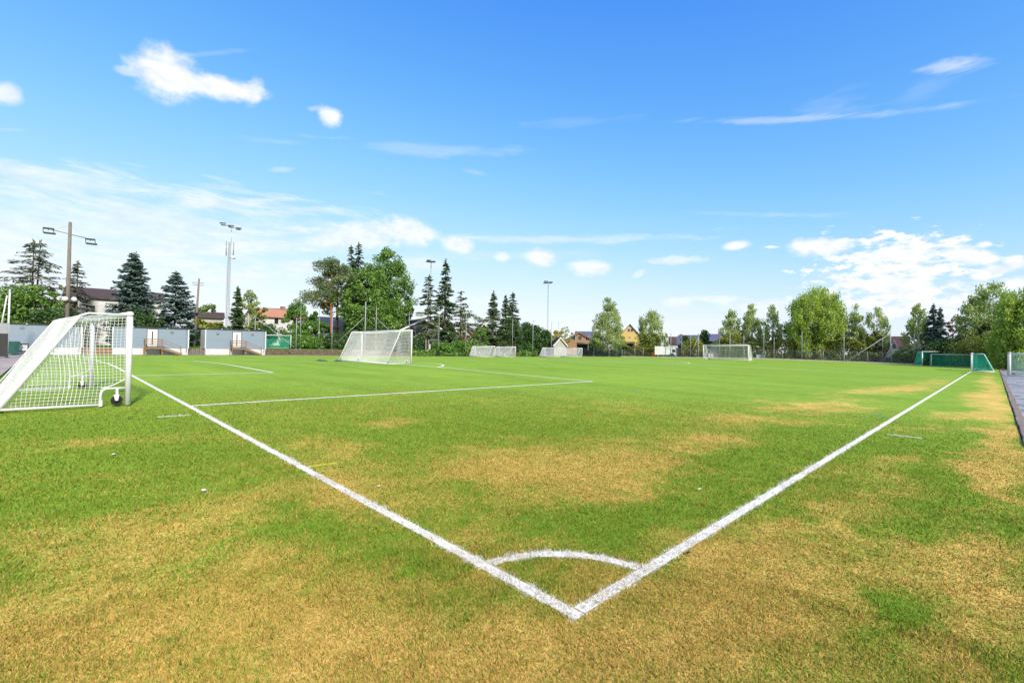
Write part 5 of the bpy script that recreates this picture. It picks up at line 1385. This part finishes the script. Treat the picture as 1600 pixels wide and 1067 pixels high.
# ---------------------------------------------------------------- lamp masts and poles
def lamp_head(mb, c, w, h, dpt, tilt, yaw):
    """a shallow floodlight box looking down"""
    cy, sy = math.cos(yaw), math.sin(yaw); ct, st = math.cos(tilt), math.sin(tilt)
    def T(q):
        x, y, z = q; y, z = y * ct - z * st, y * st + z * ct
        return (c[0] + x * cy - y * sy, c[1] + x * sy + y * cy, c[2] + z)
    mb.box(-w / 2, w / 2, -dpt / 2, dpt / 2, -h / 2, h / 2, 0, T)
    mb.box(-w / 2 + .04, w / 2 - .04, -dpt / 2 + .04, dpt / 2 - .04, -h / 2 - .012, -h / 2 - .002, 1, T)

def wood_lamp():
    u = 104; pl = ('Y', 71); d = DP(u, pl); p = gp(u, d); k = d / FPX
    root = thing('floodlight_pole', 'tall brown wooden floodlight pole with a crossarm and loudspeakers at left', 'lamp post', p, az(u) - PI / 2)
    H = zz(108, 346.5, d) - p[2]; lean = .0
    mb = MB(); mb.tube([(0, 0, -.3), (0, 0, H * .5), (0, 0, H)], [.22, .19, .15], 10); mb.build('post', M['wood_pole'], root)
    zc = zz(108, 366, d) - p[2]
    mb = MB(); mb.tube([(-28 * k, -.1, zc + .35), (28 * k, -.1, zc - .30)], .045, 6); mb.build('crossarm', M['steel'], root)
    mb = MB(); mb.tube([(-19 * k, -.1, zc + .25), (0, 0, H - .35)], .012, 4); mb.tube([(18 * k, -.1, zc - .15), (0, 0, H - .35)], .012, 4); mb.build('stay', M['steel'], root)
    for xs, dz in ((-24, .15), (24, -.45)):
        mb = MB()
        w = 13 * k
        lamp_head(mb, (xs * k, -.35, zc + dz + .15), w * .9, .16, .5, .25, -.1); lamp_head(mb, (xs * k + .12, -.75, zc + dz - .42), w, .16, .5, .25, -.1)
        mb.tube([(xs * k - w * .45, -.35, zc + dz + .15), (xs * k - w * .42, -.75, zc + dz - .42)], .035, 5)
        mb.tube([(xs * k + w * .42, -.35, zc + dz + .15), (xs * k + w * .46, -.75, zc + dz - .42)], .035, 5)
        mb.tube([(xs * k, -.1, zc + dz), (xs * k, -.4, zc + dz + .1)], .035, 5)
        mb.build('lamp_frame', [M['darksteel'], M['lampface']], root)
    zs = zz(104, 467.5, d) - p[2]
    for x, yy in ((-3.2, -.45), (7.0, -.45), (-9., -.1)):
        mb = MB(); mb.tube([(x * k * .45, -.1, zs), (x * k * .7, yy * .6, zs), (x * k, yy, zs), (x * k, yy - .12, zs)], [.05, .09, .26, .27], 12); mb.build('loudspeaker', M['white'], root)
wood_lamp()

def lattice(mb, H, w0, w1, r=.03, bay=1.2, mi=0):
    cs = [(math.cos(a), math.sin(a)) for a in (PI / 2, PI / 2 + 2 * PI / 3, PI / 2 + 4 * PI / 3)]
    wf = lambda z: w0 + (w1 - w0) * z / H
    for c in cs: mb.tube([(c[0] * w0, c[1] * w0, -.2), (c[0] * w1, c[1] * w1, H)], r, 5, mi, True, False)
    n = int(H / bay)
    for i in range(n):
        za, zb = i * H / n, (i + 1) * H / n
        for j in range(3):
            a, b = cs[j], cs[(j + 1) % 3]
            mb.tube([(a[0] * wf(za), a[1] * wf(za), za), (b[0] * wf(zb), b[1] * wf(zb), zb)], r * .55, 4, mi, False, False)
            mb.tube([(a[0] * wf(zb), a[1] * wf(zb), zb), (b[0] * wf(zb), b[1] * wf(zb), zb)], r * .5, 4, mi, False, False)

def big_mast():
    u = 355; pl = ('Y', 84); d = DP(u, pl); p = gp(u, d); k = d / FPX; Z = lambda v: zz(355, v, d) - p[2]
    root = thing('lattice_mast', 'tall grey lattice mast carrying antennas and six floodlights', 'mast', p, az(u) - PI / 2)
    mb = MB(); lattice(mb, Z(378), .26, .17, .025, .9); mb.build('tower', M['steel'], root)
    mb = MB(); mb.tube([(.2, 0, Z(379)), (.2, 0, Z(357))], .035, 6); mb.build('lamp_pole', M['lampface'], root)
    for dx, m_ in ((-4.6, 0), (5.2, 0)):
        mb = MB(); mb.tube([(dx * k, 0, Z(400)), (dx * k, 0, Z(377))], .085, 6); mb.tube([(0, 0, Z(396)), (dx * k, 0, Z(396))], .03, 4); mb.tube([(0, 0, Z(382)), (dx * k, 0, Z(382))], .03, 4); mb.build('antenna', M['greypole'], root)
    mb = MB(); mb.tube([(4. * k, -.3, Z(402)), (5. * k, -.45, Z(402)), (5.4 * k, -.55, Z(402))], [.1, .3, .32], 12); mb.tube([(0, 0, Z(402)), (4 * k, -.3, Z(402))], .04, 5); mb.build('dish', M['white'], root)
    mb = MB()
    for q in range(3):
        lamp_head(mb, ((-10 + 10.7 * q) * k, -.2 + .1 * q, Z(350 + 2.1 * q)), 8.6 * k, .17, .45, .2, -.05)
        lamp_head(mb, ((-8.8 + 9.8 * q) * k, -.75 + .1 * q, Z(354 + 1.8 * q)), 6.6 * k, .17, .45, .2, -.05)
    mb.tube([(-13 * k, -.4, Z(352)), (13 * k, -.2, Z(356))], .03, 5); mb.build('lamp_cluster', [M['darksteel'], M['lampface']], root)
    mb = MB()
    mb.tube([(-2.2 * k, .3, 0), (-2.2 * k, .3, Z(385))], .025, 5); mb.tube([(-3.4 * k, .3, 0), (-3.4 * k, .3, Z(415))], .02, 5); mb.build('cable_run', M['greypole'], root)
big_mast()

def utility():
    u = 305; pl = ('Y', 76); d = DP(u, pl); p = gp(u, d); k = d / FPX; Z = lambda v: zz(u, v, d) - p[2]
    root = thing('utility_pole', 'weathered wooden utility pole with crossarms in the gap between the cabins', 'utility pole', p, az(u) - PI / 2)
    mb = MB(); mb.tube([(-.1, 0, -.3), (.25, 0, Z(435))], [.17, .12], 8); mb.build('post', M['wood_pole'], root)
    mb = MB(); mb.box(-6 * k, 9.5 * k, -.08, .02, Z(442.5), Z(441)); mb.box(-5.5 * k, 9 * k, -.08, .02, Z(446), Z(444.5)); mb.build('crossarm', M['greypole'], root)
    for x in (-5, -2.5, 5.5, 8):
        mb = MB(); mb.tube([(x * k, -.03, Z(441)), (x * k, -.03, Z(439))], [.05, .03], 6); mb.build('insulator', M['white'], root)
utility()

def slim_mast(u, pl, vt, label, lat=False):
    d = DP(u, pl); p = gp(u, d); k = d / FPX; Z = lambda v: zz(u, v, d) - p[2]
    root = thing('floodlight_mast', label, 'lamp post', p, az(u) - PI / 2)
    H = Z(vt)
    mb = MB()
    if lat:
        lattice(mb, H * .98, .32, .07, .02, .9)
    else: mb.tube([(0, 0, -.2), (0, 0, H * .5), (0, 0, H)], [.16, .11, .07], 8)
    mb.build('post', M['greypole'], root)
    mb = MB(); w = 6.2 * k
    for q, (x, y, z) in enumerate(((-4.2, -.5, 1.6), (4.2, -.4, .4), (-5.4, -1.3, -1.8), (2.2, -1.2, -1.2))):
        lamp_head(mb, (x * k * .85, y, H + z * k), w, .22, .5, .25, .1 * (-1) ** q)
    mb.tube([(-7 * k, -.3, H + .1), (7 * k, -.3, H - .05)], .05, 5); mb.tube([(0, 0, H - .1), (0, -1.0, H - .2)], .05, 5); mb.tube([(-6 * k, -1.1, H - .3), (6 * k, -1.1, H - .3)], .04, 5)
    mb.build('lamp_cluster', [M['darksteel'], M['lampface']], root)
slim_mast(671, ('Y', 82), 409, 'slim floodlight mast behind the sparse conifer, its lamps above the tree tips')
slim_mast(855, ('Y', 80), 441.5, 'slim lattice floodlight mast standing alone in the middle of the skyline', True)

# signs: a white notice on a double stake in front of the hedge
d = dY(667, 70.5); p = gp(667, d); root = thing('timber_stake', 'pair of brown timber stakes with a small white notice by the hedge', 'notice', p, az(667) - PI / 2)
for x in (-.18, .30):
    mb = MB(); mb.tube([(x, 0, -.2), (x, 0, 2.9)], [.16, .13], 8); mb.build('stake', M['wood_pole'], root)
mb = MB(); mb.box(.45, .62, -.2, -.17, 1.2, 2.1); mb.build('notice', M['white'], root)
# white road sign and striped banner behind the fence
def small_sign(u, vt, vb, w, label, m, tilt=0.):
    pl = ('X', 107.9); d = DP(u, pl); p = gp(u, d); Z = lambda v: zz(u, v, d) - p[2]
    root = thing('flag_sign', label, 'sign', p, az(u) - PI / 2)
    mb = MB(); mb.tube([(0, 0, -.1), (0, 0, Z(vb))], .03, 6); mb.build('post', M['greypole'], root)
    zc = (Z(vt) + Z(vb)) / 2; h = (Z(vt) - Z(vb)) / 2
    mb = MB(); mb.box(-w, w, -.025, .025, -h, h, 0, lambda q: (q[0] * math.cos(tilt) - q[2] * math.sin(tilt), q[1], zc + q[0] * math.sin(tilt) + q[2] * math.cos(tilt))); mb.build('board', m, root)
M['maroon'] = mat('maroon_banner', (.13, .025, .05), .7, var=.2)
small_sign(1283.5, 549, 556.5, .33, 'maroon board on a post behind the fence under the big birch', M['maroon'])
small_sign(1281.3, 546.5, 549, .16, 'little tilted white board above the maroon one', M['white'], .6)
small_sign(1220.5, 539, 542, .22, 'small white board in front of the autumn hedge, left of the big birch', M['white'], .5)
# ---------------------------------------------------------------- sky, light, camera
CLOUDS = [(1.4375,0.4298,-17.6356,-6.30508,3.72034,-23.8475,1,0.55,0),(1.3698,0.4293,-12.4915,-1.80508,-4.51695,-51.5424,1,0.5,0),(1.3084,0.4356,-65.67,-15.79,0.87,-41.07,0.75,0.7,0),(1.4923,0.4153,-49.33,-13.63,8.14,-119.1,0.45,0.9,0),(1.6246,0.3401,-54.6,-5.67,-8.42,-62.99,0.85,0.5,0),(1.1754,0.4251,-39.6,-18.02,12.68,-50.83,0.95,0.5,0),(1.2025,0.433,-61.67,1.65,-34.51,-192.05,0.35,0.9,0),(1.1685,0.3896,-16.98,-0.85,-16.22,-182.52,0.2604,1.05,1),(1.2572,0.3213,-45.07,3.49,-39.63,-180.44,0.31,1.05,1),(0.9529,0.3911,-5.01,-0.09,-2.92,-71.93,0.2046,1.05,1),(1.2595,0.3677,-15.38,-0.97,-15.44,-155.54,0.1364,1.05,1),(0.8822,0.3562,-36.14,-10.02,31.17,-161.89,0.155,1.05,1),(1.6203,0.2944,-34.98,0.87,-75.75,-233.89,0.155,1.05,1),(1.3759,0.4771,-20.22,2.13,-76.53,-218.44,0.124,1.05,1),(0.052,0.4267,-24.12,3.3,13.27,-90.33,0.465,1.05,1),(0.2522,0.4039,-5.06,0.31,21.36,-143.39,0.31,1.05,1),(0.2039,0.413,-15.61,3.22,0.49,-39.23,0.124,1.05,1),(0.0838,0.4056,-21.96,6.58,-6.23,-53.3,0.093,1.05,1),(0.2916,0.2511,-6.39,-0.04,19.71,-148.5,0.186,1.05,1),(0.6561,0.4484,-8.32,0.69,-0.24,-90.27,0.093,1.05,1),(1.5544,0.2348,-4.23,-0.12,-5.17,-35.42,0.3844,1.05,1),(1.5002,0.1876,-2.64,-0.05,-1.59,-14.21,0.496,1.15,1),(1.2783,0.2507,-3.91,-0.16,-5.15,-73.22,0.4,1.25,1),(1.5587,0.1092,-2.5,0.06,-2.39,-18.67,0.4,1.05,1),(1.3681,0.1706,-5.76,0.13,-2.88,-22.43,0.248,1.05,1),(1.1161,0.2183,-10.11,0.76,-4.37,-31.05,0.75,0.6,0),(1.0152,0.2336,-16.47,-4.11,6.16,-32.08,0.9,0.6,0),(0.9143,0.2122,-28.65,-2.01,2.36,-55.05,0.9,0.5,0),(0.8219,0.1903,-52.46,-3.75,5.28,-84.36,0.7,0.5,0),(0.7376,0.1889,-26.28,-1.91,3.72,-47.49,0.85,0.55,0),(0.6367,0.169,-20.94,-0.78,3.32,-54.62,0.85,0.55,0),(0.6656,0.2264,-3.12,0.11,-0.44,-86.44,0.4,1.15,1),(0.8002,0.1933,-3.68,0.13,-2.64,-76.12,0.155,1.05,1),(0.466,0.1801,-15.83,1.27,-3.38,-114.09,0.6,0.8,0),(0.5378,0.1557,-49.37,28.47,-63.13,-111.42,0.5,0.8,0),(0.359,0.2019,-37.37,5.28,-7.99,-104.21,0.95,0.5,0),(0.2963,0.1947,-79.67,0.73,24.35,-289.32,0.8,0.5,0),(0.2164,0.1895,-18.21,1.23,1.28,-64.71,1,0.7,0),(0.1105,0.1614,-10.25,0.05,3.07,-28.62,1,0.85,2),(0.1144,0.1152,-9.38,-0.21,2.44,-21.31,1,0.85,2),(0.0824,0.0793,-8.61,0.04,1.69,-37.69,0.7,0.8,2),(0.0273,0.1519,-29.27,-2.19,17.15,-64.98,1,0.6,0),(0.0115,0.1669,-105.3,13.49,-18.21,-174.81,1,0.5,0),(-0.0214,0.1368,-65.62,0.12,10.8,-91.14,1,0.5,0),(-0.0014,0.1288,-44.55,2.29,0.79,-118.47,1,0.6,0),(-0.0291,0.1022,-40.05,0.06,5.74,-68.44,0.9,0.6,0),(0.4589,0.0966,-29.5,-1.11,6.12,-87.37,0.6,0.6,0),(0.3884,0.1028,-14.58,0.16,4.03,-161.94,0.5,0.7,0),(0.3111,0.085,-13.46,0.12,1.29,-52.37,0.55,0.7,0),(1.2094,0.1487,-17.56,-0.75,-0.58,-68.21,0.6,0.6,0),(0.9878,0.1711,-19.08,-0.95,1.47,-76.89,0.4,0.7,0),(1.0519,0.1444,-15.7,0.33,-4.28,-77.49,0.3,0.8,0),(0.5327,0.0623,-2.64,0.04,-0.09,-54.69,0.124,1.05,1),(0.8527,0.0991,-12.31,0.23,-2.16,-92.98,0.25,0.8,0),(1.3172,0.1191,-21.69,0.5,-6.29,-71.55,0.4,0.7,0)]
SUN_EL = math.radians(33); SUN_AZ = math.radians(-103)     # direction towards the sun, from +x counter-clockwise
SKYV = 4.3
wd = bpy.data.worlds.new('World'); SC.world = wd; wd.use_nodes = True
nt = NT(wd.node_tree); nt.n.clear()
out = nt.new('ShaderNodeOutputWorld'); bg = nt.new('ShaderNodeBackground'); nt.l.new(bg.outputs[0], out.inputs[0])
sky = nt.new('ShaderNodeTexSky', sky_type='NISHITA'); sky.sun_disc = False
sky.sun_elevation = SUN_EL; sky.sun_rotation = PI / 2 - SUN_AZ
sky.air_density = 1.0; sky.dust_density = .5; sky.ozone_density = 2.4
# the clear sky: channel balance, then a soft shoulder so the horizon glow stays pale blue
def vm(op, x, y):
    n = nt.new('ShaderNodeVectorMath', operation=op); nt.l.new(x, n.inputs[0])
    if isinstance(y, tuple): n.inputs[1].default_value = y
    else: nt.l.new(y, n.inputs[1])
    return n.outputs[0]
sv = nt.new('ShaderNodeSeparateXYZ'); nt.l.new(sky.outputs[0], sv.inputs[0])
def chan(o, gain, pw):
    c = nt.m('MULTIPLY', nt.m('POWER', nt.m('MULTIPLY', o, gain[0]), pw), gain[1])
    return nt.m('MULTIPLY', nt.m('DIVIDE', c, nt.m('ADD', c, 1.)), SKYV)
cc_ = nt.new('ShaderNodeCombineXYZ')
for i, (gn, pw) in enumerate((((.26, 1.55), 1.95), ((.62, .46), 1.68), ((1.25, 1.25), 1.0))): nt.l.new(chan(sv.outputs[i], gn, pw), cc_.inputs[i])
clear = cc_.outputs[0]
tc = nt.new('ShaderNodeTexCoord').outputs['Generated']
sp = nt.new('ShaderNodeSeparateXYZ'); nt.l.new(tc, sp.inputs[0])
AZ = nt.m('ARCTAN2', sp.outputs[1], sp.outputs[0]); EL = nt.m('ARCSINE', sp.outputs[2])
cb = nt.new('ShaderNodeCombineXYZ'); nt.l.new(AZ, cb.inputs[0]); nt.l.new(EL, cb.inputs[1])
puff = nt.noise(nt.scl(cb.outputs[0], 1, 1.5, 1), 22., 8., .64)
fine = nt.noise(nt.scl(cb.outputs[0], 1, 2.4, 1), 27., 6., .62)
wisp = nt.noise(nt.scl(cb.outputs[0], 2.4, 14, 1), 3.0, 8., .66, .5)
wob = nt.noise(nt.scl(cb.outputs[0], 1, 1, 1), 9., 3., .5)
sums = None; shade = None
for a0, e0, m00, m01, m10, m11, st, ns, kind in CLOUDS:
    a = nt.m('SUBTRACT', AZ, a0); e = nt.m('SUBTRACT', EL, e0)
    x = nt.m('ADD', nt.m('MULTIPLY', a, m00), nt.m('MULTIPLY', e, m01)); y = nt.m('ADD', nt.m('MULTIPLY', a, m10), nt.m('MULTIPLY', e, m11))
    r = nt.m('SQRT', nt.m('ADD', nt.m('MULTIPLY', x, x), nt.m('MULTIPLY', y, y)))
    if kind == 0:
        nn = nt.m('ADD', nt.m('MULTIPLY', nt.m('SUBTRACT', puff, .5), ns * 2.2), nt.m('MULTIPLY', nt.m('SUBTRACT', wob, .5), .5))
        k = nt.m('MULTIPLY', nt.mr(nt.m('SUBTRACT', r, nn), 1.2, .38), st)
    elif kind == 1:
        nn = nt.m('MULTIPLY', nt.m('SUBTRACT', wisp, .5), ns * 3.2)
        k = nt.m('MULTIPLY', nt.mr(nt.m('SUBTRACT', r, nn), 1.15, .1), st)
    else:
        nn = nt.m('MULTIPLY', nt.m('SUBTRACT', fine, .50), 4.8)
        k = nt.m('MULTIPLY', nt.mr(nt.m('SUBTRACT', r, nn), 1.15, .45), st)
    sums = k if sums is None else nt.m('SUBTRACT', 1., nt.m('MULTIPLY', nt.m('SUBTRACT', 1., sums), nt.m('SUBTRACT', 1., k)))
# added fill cloud out of view, away from the named ones, plus the pale band of thin cloud low down
cover = nt.m('MULTIPLY', nt.mr(EL, .30, .0), nt.m('MULTIPLY', nt.mr(wisp, .42, .8), .18))
# unseen broken cloud added behind the camera, to whiten and brighten the fill light
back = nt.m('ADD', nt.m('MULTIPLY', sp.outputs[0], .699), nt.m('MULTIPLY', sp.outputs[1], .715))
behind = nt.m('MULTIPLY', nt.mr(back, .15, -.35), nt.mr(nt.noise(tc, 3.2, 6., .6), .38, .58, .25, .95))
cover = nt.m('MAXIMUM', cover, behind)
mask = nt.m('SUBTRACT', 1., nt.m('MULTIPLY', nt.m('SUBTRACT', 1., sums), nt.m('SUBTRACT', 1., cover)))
lit = nt.m('ADD', nt.m('MULTIPLY', puff, .35), nt.m('MULTIPLY', fine, .35))
CLOUDV = 4.0
ccol = nt.mix(nt.mr(lit, .22, .45), (CLOUDV * .76, CLOUDV * .83, CLOUDV * .93), (CLOUDV, CLOUDV, CLOUDV * 1.01))
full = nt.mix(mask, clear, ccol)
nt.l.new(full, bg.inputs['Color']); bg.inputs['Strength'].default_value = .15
SKY_NT = nt

sun = bpy.data.lights.new('sun', 'SUN'); sun.energy = 3.15; sun.angle = math.radians(5); sun.color = (1., .935, .82)
so = bpy.data.objects.new('sun', sun); COL.objects.link(so)
from mathutils import Vector, Matrix
sd_ = Vector((math.cos(SUN_EL) * math.cos(SUN_AZ), math.cos(SUN_EL) * math.sin(SUN_AZ), math.sin(SUN_EL)))
so.rotation_euler = sd_.to_track_quat('Z', 'Y').to_euler(); so.location = sd_ * 50

cam = bpy.data.cameras.new('camera'); cam.sensor_width = 36; cam.lens = FPX / 1600 * 36; cam.clip_end = 5000; cam.clip_start = .05
co = bpy.data.objects.new('camera', cam); COL.objects.link(co)
mx = Matrix([[CR[i], CU[i], -CF[i], CAM[i]] for i in range(3)] + [[0, 0, 0, 1]])
co.matrix_world = mx
SC.camera = co
SC.view_settings.view_transform = 'Standard'; SC.view_settings.look = 'None'; SC.view_settings.exposure = 0.86; SC.view_settings.gamma = 1.0
SC.cycles.max_bounces = 6; SC.cycles.diffuse_bounces = 3; SC.cycles.transparent_max_bounces = 8
SC.cycles.use_denoising = True
